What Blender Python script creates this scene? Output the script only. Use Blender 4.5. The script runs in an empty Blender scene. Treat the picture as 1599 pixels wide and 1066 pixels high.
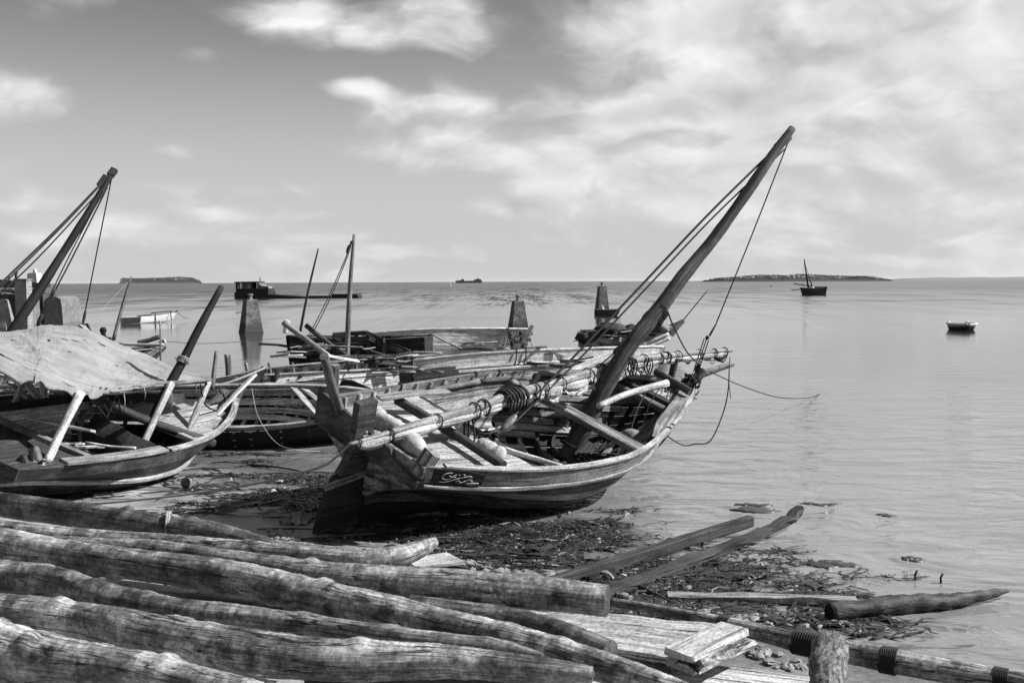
import bpy, math, random
import numpy as np
from mathutils import Vector, Matrix
random.seed(7); RNG = np.random.default_rng(7)
sc = bpy.context.scene; COL = sc.collection
V = lambda *a: np.array(a, float)

# ---------------------------------------------------------------- camera
F, CX, CY, EYE = 1555.0, 799.5, 533.0, 3.4          # focal length in photo pixels, image centre, eye height
PITCH = math.atan((533 - 439.5) / F); ROLL = 0.0045
_u0 = V(0, math.sin(PITCH), math.cos(PITCH)); FWD = V(0, math.cos(PITCH), -math.sin(PITCH))
RT = V(1, 0, 0) * math.cos(ROLL) - _u0 * math.sin(ROLL); UP = _u0 * math.cos(ROLL) + V(1, 0, 0) * math.sin(ROLL)
CAM = V(0, 0, EYE)
cam_d = bpy.data.cameras.new('camera'); cam = bpy.data.objects.new('camera', cam_d); COL.objects.link(cam)
cam_d.sensor_width = 36; cam_d.lens = 36 * F / 1599; cam_d.clip_start = 0.1; cam_d.clip_end = 120000
M = Matrix([[RT[0], UP[0], -FWD[0], CAM[0]], [RT[1], UP[1], -FWD[1], CAM[1]], [RT[2], UP[2], -FWD[2], CAM[2]], [0, 0, 0, 1]])
cam.matrix_world = M; sc.camera = cam

# ---------------------------------------------------------------- light
SUN_AZ_X, SUN_AZ_Y, SUN_EL = 1.0, 0.06, math.radians(39)
world = bpy.data.worlds.new('World'); sc.world = world; world.use_nodes = True
sun_d = bpy.data.lights.new('sun', 'SUN'); sun_d.energy = 5.0; sun_d.angle = math.radians(0.6); sun_d.color = (1, 1, 1)
sun = bpy.data.objects.new('sun', sun_d); COL.objects.link(sun)
_n = math.hypot(SUN_AZ_X, SUN_AZ_Y)
SUN = V(SUN_AZ_X / _n * math.cos(SUN_EL), SUN_AZ_Y / _n * math.cos(SUN_EL), math.sin(SUN_EL))
sun.rotation_euler = Vector((-SUN[0], -SUN[1], -SUN[2])).to_track_quat('-Z', 'Y').to_euler()
sc.view_settings.view_transform = 'Standard'; sc.view_settings.look = 'None'
sc.view_settings.exposure = 0.95; sc.view_settings.gamma = 1.0; sc.view_settings.use_curve_mapping = False

class NT:                                             # short hand for shader nodes
    def __init__(s, tree): s.t = tree; s.n = tree.nodes; s.l = tree.links
    def new(s, typ, **kw):
        n = s.n.new(typ)
        for k, v in kw.items(): setattr(n, k, v)
        return n
    def put(s, sock, v):
        if isinstance(v, bpy.types.NodeSocket): s.l.new(v, sock)
        elif v is not None: sock.default_value = v
    def m(s, op, a, b=None, c=None, clamp=False):
        n = s.new('ShaderNodeMath', operation=op, use_clamp=clamp)
        for i, v in enumerate((a, b, c)): s.put(n.inputs[i], v)
        return n.outputs[0]
    def vm(s, op, a, b=None):
        n = s.new('ShaderNodeVectorMath', operation=op); s.put(n.inputs[0], a); s.put(n.inputs[1], b)
        return n.outputs['Value'] if op in ('DOT_PRODUCT', 'LENGTH', 'DISTANCE') else n.outputs[0]
    def xyz(s, x, y, z):
        n = s.new('ShaderNodeCombineXYZ')
        for i, v in enumerate((x, y, z)): s.put(n.inputs[i], v)
        return n.outputs[0]
    def sep(s, v):
        n = s.new('ShaderNodeSeparateXYZ'); s.put(n.inputs[0], v); return n.outputs
    def noise(s, vec, scale, detail=4, rough=.55, dist=0):
        n = s.new('ShaderNodeTexNoise'); s.put(n.inputs['Vector'], vec); n.inputs['Scale'].default_value = scale
        n.inputs['Detail'].default_value = detail; n.inputs['Roughness'].default_value = rough; n.inputs['Distortion'].default_value = dist
        return n.outputs['Fac']
    def vor(s, vec, scale, feature='F1'):
        n = s.new('ShaderNodeTexVoronoi', feature=feature); s.put(n.inputs['Vector'], vec); n.inputs['Scale'].default_value = scale
        return n.outputs['Distance']
    def rng(s, x, a, b, c=0., d=1., smooth=False):
        n = s.new('ShaderNodeMapRange', interpolation_type='SMOOTHSTEP' if smooth else 'LINEAR'); n.clamp = True
        for i, v in enumerate((x, a, b, c, d)): s.put(n.inputs[i], v)
        return n.outputs[0]
    def mixf(s, f, a, b):
        n = s.new('ShaderNodeMix'); s.put(n.inputs[0], f); s.put(n.inputs[2], a); s.put(n.inputs[3], b); return n.outputs[0]
    def bump(s, h, strength, dist):
        n = s.new('ShaderNodeBump'); n.inputs['Strength'].default_value = strength; n.inputs['Distance'].default_value = dist
        s.put(n.inputs['Height'], h); return n.outputs[0]

def build_world():
    w = NT(world.node_tree); w.n.clear()
    out = w.new('ShaderNodeOutputWorld'); bg = w.new('ShaderNodeBackground')
    sky = w.new('ShaderNodeTexSky', sky_type='NISHITA'); sky.sun_disc = False
    sky.sun_elevation = SUN_EL; sky.sun_rotation = math.atan2(SUN[0], SUN[1]); sky.air_density = 1.0; sky.dust_density = 0.6; sky.ozone_density = 1.0
    sr = w.new('ShaderNodeSeparateColor'); w.l.new(sky.outputs[0], sr.inputs[0])
    # black-and-white film with a red filter: blue sky goes dark
    base = w.m('ADD', w.m('MULTIPLY', sr.outputs[0], .95), w.m('MULTIPLY', sr.outputs[1], .05))
    g = w.new('ShaderNodeTexCoord').outputs['Generated']
    x, y, z = w.sep(g)
    h = w.m('ADD', w.m('MAXIMUM', z, 0.0), 0.42)
    cu = w.m('DIVIDE', x, h); cv = w.m('DIVIDE', y, h)
    def dens(du, dv):
        p = w.xyz(w.m('ADD', cu, du), w.m('ADD', cv, dv), 3.3)
        wob = w.noise(p, 2.8, 4, .55)
        p2 = w.vm('ADD', p, w.xyz(w.m('MULTIPLY', wob, .32), w.m('MULTIPLY', wob, .32), 0))
        b1 = w.m('ABSOLUTE', w.m('SUBTRACT', w.noise(p2, 6.8, 0, .5), .5)); b2 = w.m('ABSOLUTE', w.m('SUBTRACT', w.noise(p2, 17., 2, .5), .5))
        return w.m('ADD', w.m('MULTIPLY', w.noise(p2, 2.9, 6, .52), .80), w.m('ADD', w.m('MULTIPLY', b1, .32), w.m('MULTIPLY', b2, .10)))
    d0 = dens(0.0, 0.0); d1 = dens(.015, -.055)
    # more cloud to the right of the view, a clear patch high on the left, single banks where the picture has them
    az = w.m('ARCTAN2', x, y)
    el = w.m('ARCSINE', z)
    def blob(a, e, ra, re, amp):
        q = w.m('ADD', w.m('POWER', w.m('DIVIDE', w.m('SUBTRACT', az, a), ra), 2.0), w.m('POWER', w.m('DIVIDE', w.m('SUBTRACT', el, e), re), 2.0))
        return w.m('MULTIPLY', w.m('EXPONENT', w.m('MULTIPLY', q, -1.0)), amp)
    cover = w.rng(az, -.35, .45, -.02, .085, True)
    P = lambda px, py: (math.atan((px - CX) / F), math.atan((440 - py) / F))
    for px, py, ra, re, amp in ((470, 40, .07, .028, .28), (545, 78, .035, .013, .14), (320, 108, .045, .013, .25), (560, 145, .03, .012, .26), (700, 30, .07, .03, .18), (770, 70, .05, .025, .10), (965, 190, .05, .016, .26), (1100, 170, .07, .03, .20),
                                (1000, 60, .09, .03, .18), (1230, 40, .13, .035, .26), (1480, 60, .14, .05, .26), (1300, 165, .14, .03, .13), (1450, 250, .16, .03, .12), (1100, 260, .12, .02, .10), (640, 240, .13, .012, .20), (800, 270, .12, .015, .14), (790, 322, .05, .011, .24),
                                (720, 180, .05, .014, .11), (340, 340, .03, .008, .19), (280, 245, .04, .010, .20), (60, 180, .06, .018, .17), (170, 360, .05, .010, .16), (420, 300, .07, .010, .13), (500, 380, .10, .008, .10), (60, 330, .06, .010, .10), (1200, 330, .2, .02, .12), (1500, 340, .15, .02, .12), (620, 130, .06, .03, -.08), (150, 120, .14, .05, -.12), (850, 110, .06, .04, -.07)):
        a, e = P(px, py)
        cover = w.m('ADD', cover, blob(a, e, ra, re, amp))
    dd = w.m('ADD', d0, cover)
    a = w.rng(dd, .41, .67, 0, 1, True)
    relief = w.m('MULTIPLY', w.m('SUBTRACT', d0, d1), 1.9)
    thick = w.rng(dd, .62, .88, 0., .20, True)
    cl = w.m('SUBTRACT', w.m('ADD', .84, relief), thick)
    cl = w.m('MINIMUM', w.m('MAXIMUM', cl, .42), 1.02)
    hz = w.rng(z, 0.04, .27, 0.95, 0.0, True)                       # pale air towards the horizon
    clear = w.mixf(hz, w.m('MULTIPLY', base, SKY_MUL * 1.15), .59)
    v = w.mixf(w.m('MULTIPLY', a, w.m('SUBTRACT', 1.0, w.m('MULTIPLY', hz, .45))), clear, cl)
    w.put(bg.inputs['Color'], v); bg.inputs['Strength'].default_value = .52
    w.l.new(bg.outputs[0], out.inputs[0])
SKY_MUL = 0.10                                          # Nishita strength
build_world()

# ---------------------------------------------------------------- materials (the photograph is black and white, so every colour is a grey)
MATS = {}; ALB = .76
def pbsdf(name):
    m = bpy.data.materials.new(name); m.use_nodes = True; t = NT(m.node_tree); b = t.n['Principled BSDF']; MATS[name] = m
    return m, t, b
def wood(name, a, b, rough=.8, gu=1.3, gv=26., blot=.45, crack=.85, var=.28, bump=.5, spots=0., smax=.3, spec=.3, scar=0.):
    m, t, bs = pbsdf(name)
    uv = t.new('ShaderNodeTexCoord').outputs
    rnd = t.new('ShaderNodeObjectInfo').outputs['Random']
    u, v, _ = t.sep(uv['UV'])
    sh = t.m('MULTIPLY', rnd, 37.)
    p = t.xyz(t.m('MULTIPLY', u, gu), t.m('MULTIPLY', v, gv), sh)
    n1 = t.noise(p, 1.0, 7, .62, .6)
    p2 = t.xyz(t.m('MULTIPLY', u, gu * .6), t.m('MULTIPLY', v, gv * 1.1), t.m('ADD', sh, 9.))
    n2 = t.noise(p2, 1.0, 4, .6, .3)
    n3 = t.noise(t.vm('ADD', uv['Object'], t.xyz(sh, 0, 0)), 2.6, 5, .6)
    n4 = t.noise(uv['Object'], 34., 4, .7)
    c = t.rng(n1, .36, .64, a, b)
    c = t.m('MULTIPLY', c, t.rng(n3, .3, .7, 1 - blot, 1 + blot))
    c = t.m('MULTIPLY', c, t.rng(n4, .38, .62, .60, 1.3))
    c = t.m('MULTIPLY', c, t.rng(rnd, 0, 1, 1 - var, 1 + var))
    c = t.m('MULTIPLY', c, t.rng(n2, .34, .41, 1 - crack, 1., True))
    if scar:                                        # cross marks, scuffs and peeled patches
        s1 = t.noise(t.xyz(t.m('MULTIPLY', u, 11.), t.m('MULTIPLY', v, 2.5), t.m('ADD', sh, 3.)), 1., 4, .6); s2 = t.noise(t.vm('ADD', uv['Object'], t.xyz(0, sh, 0)), 7., 6, .7)
        c = t.m('MULTIPLY', c, t.rng(s1, .30, .42, 1 - scar, 1., True)); c = t.m('MULTIPLY', c, t.rng(s2, .40, .60, 1 - scar, 1.15)); c = t.m('ADD', c, t.rng(s2, .64, .68, 0, .16))
        s3 = t.noise(t.xyz(t.m('MULTIPLY', u, .55), t.m('MULTIPLY', v, 9.), t.m('ADD', sh, 21.)), 1., 3, .6, .4); s4 = t.noise(t.vm('ADD', uv['Object'], t.xyz(sh, sh, 0)), 3.4, 6, .62)
        c = t.m('MULTIPLY', c, t.rng(t.m('ABSOLUTE', t.m('SUBTRACT', s3, .5)), .004, .012, .12, 1.)); c = t.m('MULTIPLY', c, t.rng(s4, .52, .60, 1., .38, True))
    if spots:
        d = t.vor(t.xyz(t.m('MULTIPLY', u, 5.), t.m('MULTIPLY', v, 8.), sh), 1.0)
        c = t.m('MULTIPLY', c, t.rng(d, .07, .13, 1 - spots, 1.))
    t.put(bs.inputs['Base Color'], t.m('MULTIPLY', c, ALB)); bs.inputs['Roughness'].default_value = rough; bs.inputs['Specular IOR Level'].default_value = spec
    hh = t.m('ADD', n1, t.m('MULTIPLY', t.rng(n2, .28, .42), .8))
    t.put(bs.inputs['Normal'], t.bump(hh, bump, .012))
    return m
def plain(name, a, b, rough=.85, scale=6., bump=.2, bd=.01, detail=5, spec=.3, var=0.):
    m, t, bs = pbsdf(name); tc = t.new('ShaderNodeTexCoord').outputs
    n = t.noise(tc['Object'], scale, detail, .6); n2 = t.noise(tc['Object'], scale * .23, 3, .5)
    c = t.rng(t.m('ADD', t.m('MULTIPLY', n, .6), t.m('MULTIPLY', n2, .4)), .35, .65, a, b)
    if var: c = t.m('MULTIPLY', c, t.rng(t.new('ShaderNodeObjectInfo').outputs['Random'], 0, 1, 1 - var, 1 + var))
    t.put(bs.inputs['Base Color'], t.m('MULTIPLY', c, ALB)); bs.inputs['Roughness'].default_value = rough; bs.inputs['Specular IOR Level'].default_value = spec
    t.put(bs.inputs['Normal'], t.bump(n, bump, bd)); return m

wood('wood_black', .006, .022, gv=20, blot=.5); wood('wood_dark', .018, .065, blot=.5, spots=.4); wood('wood_mid', .06, .25, blot=.4, spots=.5)
wood('wood_grey', .11, .40, spots=.6, blot=.4); wood('wood_pale', .19, .56, spots=.7, blot=.35, crack=.75); wood('wood_white', .36, .80, spots=.7, blot=.35, crack=.6)
wood('wood_tarred', .010, .15, gu=2.2, gv=30, blot=.9, crack=.8, bump=.6); wood('wood_mast', .022, .13, gu=1.0, gv=18, blot=.5, crack=.5)
wood('wood_deck', .17, .48, gu=1.0, gv=22, blot=.35, crack=.8, spots=.5); wood('wood_painted', .025, .075, gu=2.5, gv=14, blot=.9, crack=.3)
wood('log_skin', .16, .43, gu=2.6, gv=42, blot=.75, crack=.55, bump=.6, var=.2, rough=.6, scar=.45); wood('log_shaded', .014, .075, gu=1.6, gv=17, blot=.7, crack=.5, bump=.5, rough=.6); wood('log_brown', .06, .19, gu=2.2, gv=34, blot=.7, crack=.5, bump=.5, rough=.6, scar=.3); wood('bark', .03, .34, gu=14., gv=30, blot=.6, crack=.7, bump=1.0, rough=.9)
wood('cut_face', .02, .07, gu=8, gv=8, blot=.3); wood('sailcloth', .26, .60, gu=.8, gv=55, blot=.35, crack=.75, rough=.9, bump=.4, var=.1)
wood('drift_wet', .010, .07, gu=5, gv=18, blot=.8, crack=.8, rough=.7, spec=.3, bump=1.)
wood('wood_worn', .02, .26, gu=3.5, gv=10, blot=.95, crack=.6, bump=.5)
plain('rope_dark', .010, .03, scale=60); plain('rope_pale', .16, .36, scale=60); plain('tarp', .016, .055, scale=7, bump=.4, bd=.03)
plain('sack', .22, .52, scale=11, bump=.7, bd=.03); plain('concrete', .10, .24, scale=3.5, bump=.5, bd=.05, detail=8); plain('concrete_pale', .42, .6, scale=4, bump=.3, bd=.03)
plain('iron', .008, .03, scale=3); plain('rust_pale', .02, .40, scale=2.2, detail=8); plain('seaweed', .006, .045, scale=9, rough=.45, spec=.5); plain('leaf_dry', .10, .34, scale=12); plain('rag_white', .28, .5, scale=10)
plain('stone_pale', .14, .36, scale=9, bump=.6, bd=.02, var=.3); plain('ink_white', .34, .46, scale=20, bump=0); plain('skin_dark', .012, .02, scale=20, rough=.5); plain('cloth_dark', .012, .03, scale=12)
plain('rock_dark', .006, .02, scale=1.5); plain('paint_white', .66, .8, scale=8, rough=.5, bump=.05); plain('hair', .004, .006, scale=40); plain('far_tree', .012, .034, scale=.02, bump=0); plain('far_tree_hazed', .03, .055, scale=.02, bump=0); plain('far_land', .10, .13, scale=.001, bump=0)
plain('far_hull', .04, .08, scale=.05, bump=0); plain('far_white', .45, .65, scale=.2, bump=0); plain('far_sand', .35, .5, scale=.01, bump=0)

def canvas_mat():
    m, t, bs = pbsdf('canvas'); tc = t.new('ShaderNodeTexCoord').outputs; u, v, _ = t.sep(tc['UV'])
    n = t.noise(tc['Object'], 1.6, 6, .62); n2 = t.noise(t.xyz(t.m('MULTIPLY', u, 1.2), t.m('MULTIPLY', v, 7.), 0), 1., 6, .6, .8); n3 = t.noise(tc['Object'], 90, 2, .5); n4 = t.noise(t.xyz(t.m('MULTIPLY', u, 5.), t.m('MULTIPLY', v, 1.1), 4.), 1., 5, .6, .6)
    seam = t.m('ABSOLUTE', t.m('SUBTRACT', t.m('FRACT', t.m('DIVIDE', t.m('ADD', v, t.m('MULTIPLY', n, .05)), .95)), .5))
    c = t.m('MULTIPLY', t.rng(n, .35, .65, .165, .235), t.rng(seam, .008, .016, .62, 1.)); c = t.m('MULTIPLY', c, t.rng(n2, .36, .44, .80, 1.)); c = t.m('MULTIPLY', c, t.rng(n3, .3, .7, .9, 1.08))
    t.put(bs.inputs['Base Color'], c); bs.inputs['Roughness'].default_value = .95; bs.inputs['Specular IOR Level'].default_value = .1
    hh = t.m('ADD', t.m('ADD', n2, n4), t.rng(seam, 0, .02, .5, 0.)); t.put(bs.inputs['Normal'], t.bump(hh, .55, .05))
canvas_mat()

# ---------------------------------------------------------------- mesh helpers
def unit(v):
    v = np.asarray(v, float); n = np.linalg.norm(v, axis=-1, keepdims=True); return v / np.maximum(n, 1e-9)
def cr(pts, k=6):                                       # Catmull-Rom through the points (any dimension)
    P = np.asarray(pts, float)
    if len(P) < 3: return np.array([P[0] + (P[-1] - P[0]) * i / k for i in range(k + 1)])
    Q = np.vstack([2 * P[0] - P[1], P, 2 * P[-1] - P[-2]]); o = []
    for i in range(1, len(Q) - 2):
        for j in range(k):
            t = j / k; a, b, c, d = Q[i - 1:i + 3]
            o.append(.5 * ((2 * b) + (c - a) * t + (2 * a - 5 * b + 4 * c - d) * t * t + (3 * b - a - 3 * c + d) * t ** 3))
    o.append(P[-1]); return np.array(o)
class MB:
    def __init__(s): s.v = []; s.f = []; s.uv = []; s.sm = []
    def face(s, idx, uvs, smooth=False): s.f.append(tuple(idx)); s.uv += list(uvs); s.sm.append(smooth)
    def rings(s, R, uvw=None, closed=True, caps=True, smooth=True, flip=False):
        """R: [m][n][3] rings of points"""
        R = np.asarray(R, float); m, n = R.shape[:2]; b = len(s.v); s.v += [tuple(p) for p in R.reshape(-1, 3)]
        us = np.concatenate([[0], np.cumsum(np.linalg.norm(R[1:].mean(1) - R[:-1].mean(1), axis=-1))])
        per = np.linalg.norm(np.roll(R[m // 2], -1, 0) - R[m // 2], axis=-1); vs = np.concatenate([[0], np.cumsum(per)])
        for i in range(m - 1):
            for j in range(n if closed else n - 1):
                k = (j + 1) % n; q = [b + i * n + j, b + i * n + k, b + (i + 1) * n + k, b + (i + 1) * n + j]
                uv = [(us[i], vs[j]), (us[i], vs[j + 1]), (us[i + 1], vs[j + 1]), (us[i + 1], vs[j])]
                if flip: q = q[::-1]; uv = uv[::-1]
                s.face(q, uv, smooth)
        if caps and closed:
            for i, rev in ((0, True), (m - 1, False)):
                q = [b + i * n + j for j in range(n)]; c = R[i].mean(0)
                uv = [tuple((p - c)[[0, 2]]) for p in R[i]]
                if rev != flip: q = q[::-1]; uv = uv[::-1]
                s.face(q, uv, False)
        return s
    def frames(s, P, up=None):
        P = np.asarray(P, float); T = unit(np.gradient(P, axis=0)) if len(P) > 1 else None
        if up is None:
            u = V(0, 0, 1) if abs(T[0][2]) < .9 else V(1, 0, 0); A = []
            a = unit(np.cross(T[0], u)); 
            for t in T: a = unit(a - t * (a @ t)); A.append(a)
            A = np.array(A); B = np.cross(A, T)
        else:
            U = np.broadcast_to(np.asarray(up, float), P.shape); A = unit(np.cross(T, U)); B = np.cross(A, T)
        return T, A, B
    def tube(s, P, r, n=8, caps=True, smooth=True, lump=0., squash=1.0, up=None):
        P = np.asarray(P, float); r = np.broadcast_to(np.asarray(r, float), (len(P),)); T, A, B = s.frames(P, up)
        th = np.linspace(0, 2 * np.pi, n, endpoint=False); R = np.zeros((len(P), n, 3))
        ph = RNG.random(6) * 6.28
        for i in range(len(P)):
            k = 1 + lump * (np.sin(th * 2 + ph[0] + i * .35) * .5 + np.sin(th * 3 + ph[1] - i * .22) * .35 + np.sin(i * .9 + ph[2]) * .5 + RNG.normal(0, .25, n))
            R[i] = P[i] + (r[i] * k)[:, None] * (np.cos(th)[:, None] * A[i] + squash * np.sin(th)[:, None] * B[i])
        return s.rings(R, caps=caps, smooth=smooth)
    def beam(s, P, up, w, t, ch=.12, jit=0.):
        """chamfered rectangular section: w across, t along up"""
        P = np.asarray(P, float); T, A, B = s.frames(P, up); m = len(P)
        w = np.broadcast_to(np.asarray(w, float), (m,)); t = np.broadcast_to(np.asarray(t, float), (m,)); R = np.zeros((m, 8, 3))
        for i in range(m):
            a, b = w[i] / 2, t[i] / 2; c = ch * min(w[i], t[i])
            S = [(-a, -b + c), (-a + c, -b), (a - c, -b), (a, -b + c), (a, b - c), (a - c, b), (-a + c, b), (-a, b - c)]
            for j, (x, y) in enumerate(S):
                e = RNG.normal(0, jit, 3) if jit else 0
                R[i, j] = P[i] + A[i] * x + B[i] * y + e
        return s.rings(R, smooth=False, flip=True)
    def shell(s, O, I, smooth=True):
        """closed solid between an outer and an inner grid [m][n][3]"""
        O = np.asarray(O, float); I = np.asarray(I, float)
        R = np.concatenate([O, I[:, ::-1]], 1); return s.rings(R, smooth=False)
    def quadgrid(s, G, smooth=True):
        return s.rings(G, closed=False, caps=False, smooth=smooth)
    def prism(s, poly, d):
        """polygon (list of 3D) pushed along d"""
        n = len(poly); return s.rings([poly, [np.asarray(p) + d for p in poly]], smooth=False)
    def lathe(s, c, prof, n=16, axis=None, smooth=True):
        R = []
        for r, z in prof: R.append([(c[0] + r * math.cos(2 * math.pi * j / n), c[1] + r * math.sin(2 * math.pi * j / n), c[2] + z) for j in range(n)])
        return s.rings(R, smooth=smooth)
    def build(s, name, mat, parent=None, **kw):
        org = V(*parent['_o']) if parent is not None else kw.pop('org', None)
        vv = np.array(s.v, float).reshape(-1, 3)
        if org is None: org = V((vv[:, 0].min() + vv[:, 0].max()) / 2, (vv[:, 1].min() + vv[:, 1].max()) / 2, vv[:, 2].min())
        me = bpy.data.meshes.new(name); me.from_pydata((vv - org).tolist(), [], s.f)
        uvl = me.uv_layers.new(name='UVMap'); uvl.data.foreach_set('uv', np.array(s.uv, 'f').ravel())
        me.polygons.foreach_set('use_smooth', s.sm); me.materials.append(MATS[mat]); me.update()
        o = bpy.data.objects.new(name, me); COL.objects.link(o); OS[o.name] = org
        if parent is not None: o.parent = parent
        else: o.location = org
        o['_o'] = list(org)
        for k, v in kw.items(): o[k] = v
        return o
OS = {}
def thing(name, label, cat, loc, group=None):
    o = bpy.data.objects.new(name, None); COL.objects.link(o); o.location = loc; o['_o'] = [float(x) for x in loc]; o['label'] = label; o['category'] = cat
    o.empty_display_size = .2
    if group: o['group'] = group
    return o
def tagkw(label, cat, group=None):
    d = dict(label=label, category=cat)
    if group: d['group'] = group
    return d
def ray(px, py): return FWD + RT * ((px - CX) / F) + UP * ((CY - py) / F)
def at(px, py, y): d = ray(px, py); return CAM + d * (y / d[1])          # point of the view ray at distance y
def atz(px, py, z): d = ray(px, py); return CAM + d * ((z - EYE) / d[2]) # point of the view ray at height z
def mpp(P): return ((np.asarray(P) - CAM) @ FWD) / F                     # metres for one photo pixel there
def sag(a, b, s, n=12):
    t = np.linspace(0, 1, n)[:, None]; return a + (b - a) * t - V(0, 0, 1) * s * 4 * t * (1 - t)

# ---------------------------------------------------------------- ground and water
WL = np.array([(14, -14), (6, 2), (4.6, 6.6), (3.9, 9.4), (3.0, 11.0), (1.7, 13.4), (-.4, 15.4), (-3.8, 18.8), (-9, 22.6), (-20, 26), (-45, 33), (-90, 40)], float)
def shore(X, Y):                                        # signed distance to the water line, + inland
    P = np.stack([X, Y], -1); best = np.full(X.shape, 1e9); sg = np.zeros(X.shape)
    for a, b in zip(WL[:-1], WL[1:]):
        d = b - a; t = np.clip(((P - a) @ d) / (d @ d), 0, 1); q = a + t[..., None] * d; r = P - q; dist = np.linalg.norm(r, axis=-1)
        cross = d[0] * r[..., 1] - d[1] * r[..., 0]; k = dist < best; best = np.where(k, dist, best); sg = np.where(k, np.sign(cross), sg)
    return best * sg
def vnoise(X, Y, seed=0):
    r = np.random.default_rng(seed); o = 0
    for k in range(9):
        a = r.random() * 6.28; f = .5 * 1.55 ** k; o = o + np.sin((X * math.cos(a) + Y * math.sin(a)) * f + r.random() * 6.28 + 1.3 * np.sin((X * math.sin(a) - Y * math.cos(a)) * f * .7 + r.random() * 6)) / (1 + .55 * k)
    return o / 3
def sm(x): x = np.clip(x, 0, 1); return x * x * (3 - 2 * x)
def ground_h(X, Y):
    X = np.asarray(X, float); Y = np.asarray(Y, float)
    d = shore(X, Y) + .35 * vnoise(X, Y, 3)
    h = np.where(d > 0, np.where(d < 5, .017 * d, .085 + .028 * (d - 5)), .05 * d); h = np.clip(h, -2.5, .8)
    bank = .62 * sm((9.0 - Y) / 3.0) * sm((2.2 - X) / 2.2) + .55 * sm((4.5 - Y) / 3)
    return h + bank * (d > 0) * sm(d / 1.5) + .012 * vnoise(X * 2.3, Y * 2.3, 5) * (d > -1) + .022 * vnoise(X * .9, Y * 1.5, 11) * sm((d + .5) / 1.) * sm((6.5 - d) / 3)
GH = ground_h(*np.meshgrid(-14 + .05 * np.arange(481), 3 + .05 * np.arange(461), indexing='ij'))
def gnd(px, py):                                        # the ground under a photo pixel
    z = 0.1
    for _ in range(4):
        p = atz(px, py, z); i = min(max((p[0] + 14) / .05, 0), 478.9); j = min(max((p[1] - 3) / .05, 0), 458.9); a, b = int(i), int(j); i -= a; j -= b
        z = max(GH[a, b] * (1 - i) * (1 - j) + GH[a + 1, b] * i * (1 - j) + GH[a, b + 1] * (1 - i) * j + GH[a + 1, b + 1] * i * j, 0.0)
    return V(p[0], p[1], z)
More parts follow.
